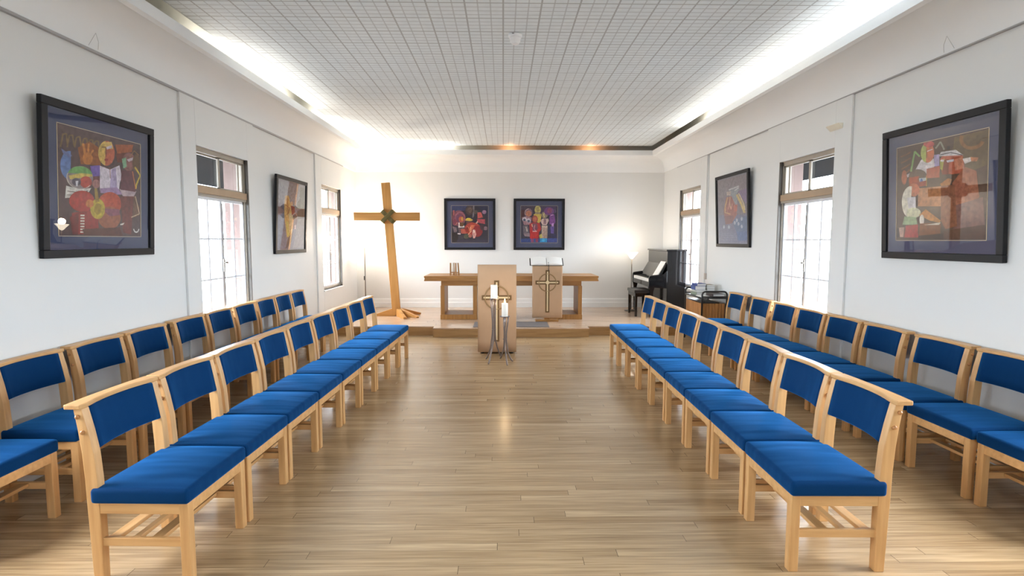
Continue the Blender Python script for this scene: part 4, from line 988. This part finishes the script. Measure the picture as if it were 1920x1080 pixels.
G.P([(545, 780), (600, 740), (610, 850), (560, 850)], (196, 186, 90)); G.P([(565, 842), (710, 842), (712, 925), (560, 925)], (36, 150, 214)); G.E(635, 880, 40, 34, (66, 182, 232))
G.E(750, 270, 105, 85, (122, 72, 136)); G.E(760, 260, 52, 60, (150, 78, 112)); G.P([(760, 370), (860, 330), (885, 500), (840, 560), (760, 540)], (132, 76, 152)); G.L([(780, 360), (840, 340)], 18, (200, 150, 200)); G.P([(800, 530), (845, 520), (850, 590), (810, 590)], (210, 160, 220)); G.P([(780, 590), (860, 590), (850, 740), (790, 740)], (104, 84, 160)); G.E(850, 790, 60, 44, (44, 40, 84)); G.P([(730, 560), (780, 600), (770, 760), (735, 780)], (52, 56, 96)); G.E(850, 270, 44, 40, (132, 120, 150), 0, 360, inner=0.85)
picture('square black-framed picture with purple and red figures, right one on the back wall', (0.732, YB - 0.002, 1.33), 0.0, 0.006, 1.04, 1.038, 0.050, 0.098, G, M_MAT)

# ------------------------------------------------------------------ small fittings
t = thing('smoke_detector', 'round white smoke detector on the grey gridded ceiling', 'smoke detector', (0.109, 5.25, ZC))
MB().lathe([(0.062, -0.0005), (0.064, -0.012), (0.058, -0.026), (0.052, -0.028)], 28).build('base', M_PLASTIC, t)
MB().lathe([(0.052, -0.028), (0.050, -0.040), (0.046, -0.044), (0.047, -0.062), (0.042, -0.066), (0.036, -0.067), (0.036, -0.078), (0.032, -0.083), (0.002, -0.084)], 28).build('sensor_head', M_PLASTIC, t)
MB().box(-0.03, -0.012, -0.066, -0.063, -0.014, -0.009).build('indicator', M_BLACKM, t)

t = thing('wall_socket', 'small grey switch box with vertical cable beside the far right window', 'switch', (XR, 8.985, 0.95))
MB().box(-0.03, -0.001, -0.03, 0.03, -0.05, 0.05, 0.005).build('box', plain('grey_switch', srgb(196, 186, 176), 0.5), t)
MB().tube([(-0.008, 0, 0.05), (-0.008, 0, 1.93)], 0.006, 8).build('cable', M_TRIM, t)

m = MB(); m.prism([(0.0, 0.0), (0.0, 0.05), (-0.05, 0.05)], 'y', -0.11, 0.10, 0.002)
o = m.build('vent_flap', plain('cream_board', srgb(246, 240, 222), 0.6), None, (XR - 0.0222, 5.54, 2.60))
tag(o, 'small cream wedge-shaped flap above the near right window', 'flap')

M_WIRE = plain('thin_wire', srgb(196, 194, 192), 0.4, metal=0.2)
for (X, s, y, lab) in ((XL, 1, 4.22, 'thin wire picture hook above the near picture on the left wall'), (XR, -1, 4.16, 'thin wire picture hook above the near picture on the right wall')):
    m = MB(); xx = s * 0.052
    m.tube([(s * 0.031, -0.045, -0.045), (xx, -0.035, 0.0), (xx + s * 0.004, 0.0, 0.055), (xx, 0.03, 0.0), (s * 0.031, 0.05, -0.045)], 0.0014, 6)
    tag(m.build('picture_hook', M_WIRE, None, (X, y, 2.95)), lab, 'hook', 'picture hooks on the rail')

# ------------------------------------------------------------------ light
w = bpy.data.worlds.new('sky'); scene.world = w; w.use_nodes = True
wn = w.node_tree; bgn = wn.nodes['Background']; bgn.inputs['Strength'].default_value = 19.0
wtc = N(wn, 'ShaderNodeTexCoord'); wsp = N(wn, 'ShaderNodeSeparateXYZ'); wn.links.new(wtc.outputs['Generated'], wsp.inputs[0])
wmr = N(wn, 'ShaderNodeMapRange'); wmr.inputs['From Min'].default_value = -0.12; wmr.inputs['From Max'].default_value = 0.62; wn.links.new(wsp.outputs['Z'], wmr.inputs['Value'])
wrp = N(wn, 'ShaderNodeValToRGB'); wrp.color_ramp.elements[0].color = (0.15, 0.165, 0.18, 1); e = wrp.color_ramp.elements.new(0.22); e.color = (0.34, 0.385, 0.43, 1); wrp.color_ramp.elements[1].color = (0.78, 0.90, 1.0, 1)   # bright paving below, overcast sky above
wn.links.new(wmr.outputs[0], wrp.inputs['Fac']); wn.links.new(wrp.outputs['Color'], bgn.inputs['Color'])
for s in (-1, 1):
    X = (XL - 0.27) if s < 0 else (XR + 0.27)
    for (a, b) in WIN_Y:
        ld = bpy.data.lights.new('window_portal', 'AREA'); ld.shape = 'RECTANGLE'; ld.size = b - a; ld.size_y = WZ1 - WZ0
        ld.cycles.is_portal = True
        lo = bpy.data.objects.new('window_portal', ld); COL.objects.link(lo)
        lo.location = (X, (a + b) / 2, (WZ0 + WZ1) / 2)
        lo.rotation_euler = (PI / 2, 0, PI / 2 if s > 0 else -PI / 2)
for (a, b) in RW:  # portal at the added rear door
    ld = bpy.data.lights.new('window_portal', 'AREA'); ld.shape = 'RECTANGLE'; ld.size = b - a; ld.size_y = WZ1 - WZ0
    ld.cycles.is_portal = True
    lo = bpy.data.objects.new('window_portal', ld); COL.objects.link(lo)
    lo.location = ((a + b) / 2, YF - 0.21, (WZ0 + WZ1) / 2); lo.rotation_euler = (PI / 2, 0, 0)
def strip(x0, y0, x1, y1, z, power, col, tilt_dir, width=0.05):
    ld = bpy.data.lights.new('cove_tube', 'AREA'); ld.shape = 'RECTANGLE'
    L = math.hypot(x1 - x0, y1 - y0); ld.size = L; ld.size_y = width; ld.energy = power * L * 0.42; ld.color = col
    lo = bpy.data.objects.new('cove_tube', ld); COL.objects.link(lo)
    lo.location = ((x0 + x1) / 2, (y0 + y1) / 2, z)
    d = Vector((tilt_dir[0], tilt_dir[1], tilt_dir[2])).normalized()
    xax = Vector((x1 - x0, y1 - y0, 0)).normalized(); zax = -d; yax = zax.cross(xax)
    lo.rotation_euler = Matrix((xax, yax, zax)).transposed().to_euler()
WARM = (1, 0.95, 0.86); COOL = (0.88, 0.95, 1.0)
strip(-2.86, 5.6, -2.86, 8.0, 3.26, 26, WARM, (0.35, 0, 1))
strip(-2.86, 8.9, -2.86, 11.3, 3.26, 26, WARM, (0.35, 0, 1))
strip(-2.7, 11.34, -1.0, 11.34, 3.26, 22, WARM, (0, -0.35, 1))
strip(3.15, 5.2, 3.15, 9.2, 3.26, 26, WARM, (-0.35, 0, 1))
strip(3.15, 0.0, 3.15, 5.1, 3.26, 26, COOL, (-0.35, 0, 1))
for x in (0.13, 1.74):
    ld = bpy.data.lights.new('cove_bulb', 'POINT'); ld.energy = 1.5; ld.color = (1, 0.45, 0.2); ld.shadow_soft_size = 0.02
    lo = bpy.data.objects.new('cove_bulb', ld); COL.objects.link(lo); lo.location = (x, 11.30, 3.33)

# ------------------------------------------------------------------ camera
cam = bpy.data.cameras.new('camera'); co = bpy.data.objects.new('camera', cam); COL.objects.link(co)
cam.sensor_width = 36.0; cam.lens = 1050.0 / 1920.0 * 36.0; cam.clip_start = 0.05; cam.clip_end = 200
RX = Vector((0.99987655, -0.01565622, 0.00132689)); RY_ = Vector((0.0, 0.08444869, 0.99642783)); RZ = Vector((-0.01571235, -0.99630482, 0.08443827))
Mc = Matrix(((RX.x, RY_.x, RZ.x), (RX.y, RY_.y, RZ.y), (RX.z, RY_.z, RZ.z)))
co.matrix_world = Matrix.Translation((0, 0, 1.52)) @ Mc.to_4x4()
scene.camera = co
vs = scene.view_settings
vs.view_transform = 'Standard'; vs.look = 'None'; vs.gamma = 1.0; vs.use_curve_mapping = False; vs.exposure = 0.97
scene.cycles.max_bounces = 10; scene.cycles.diffuse_bounces = 6; scene.cycles.transparent_max_bounces = 12
scene.cycles.sample_clamp_indirect = 6.0
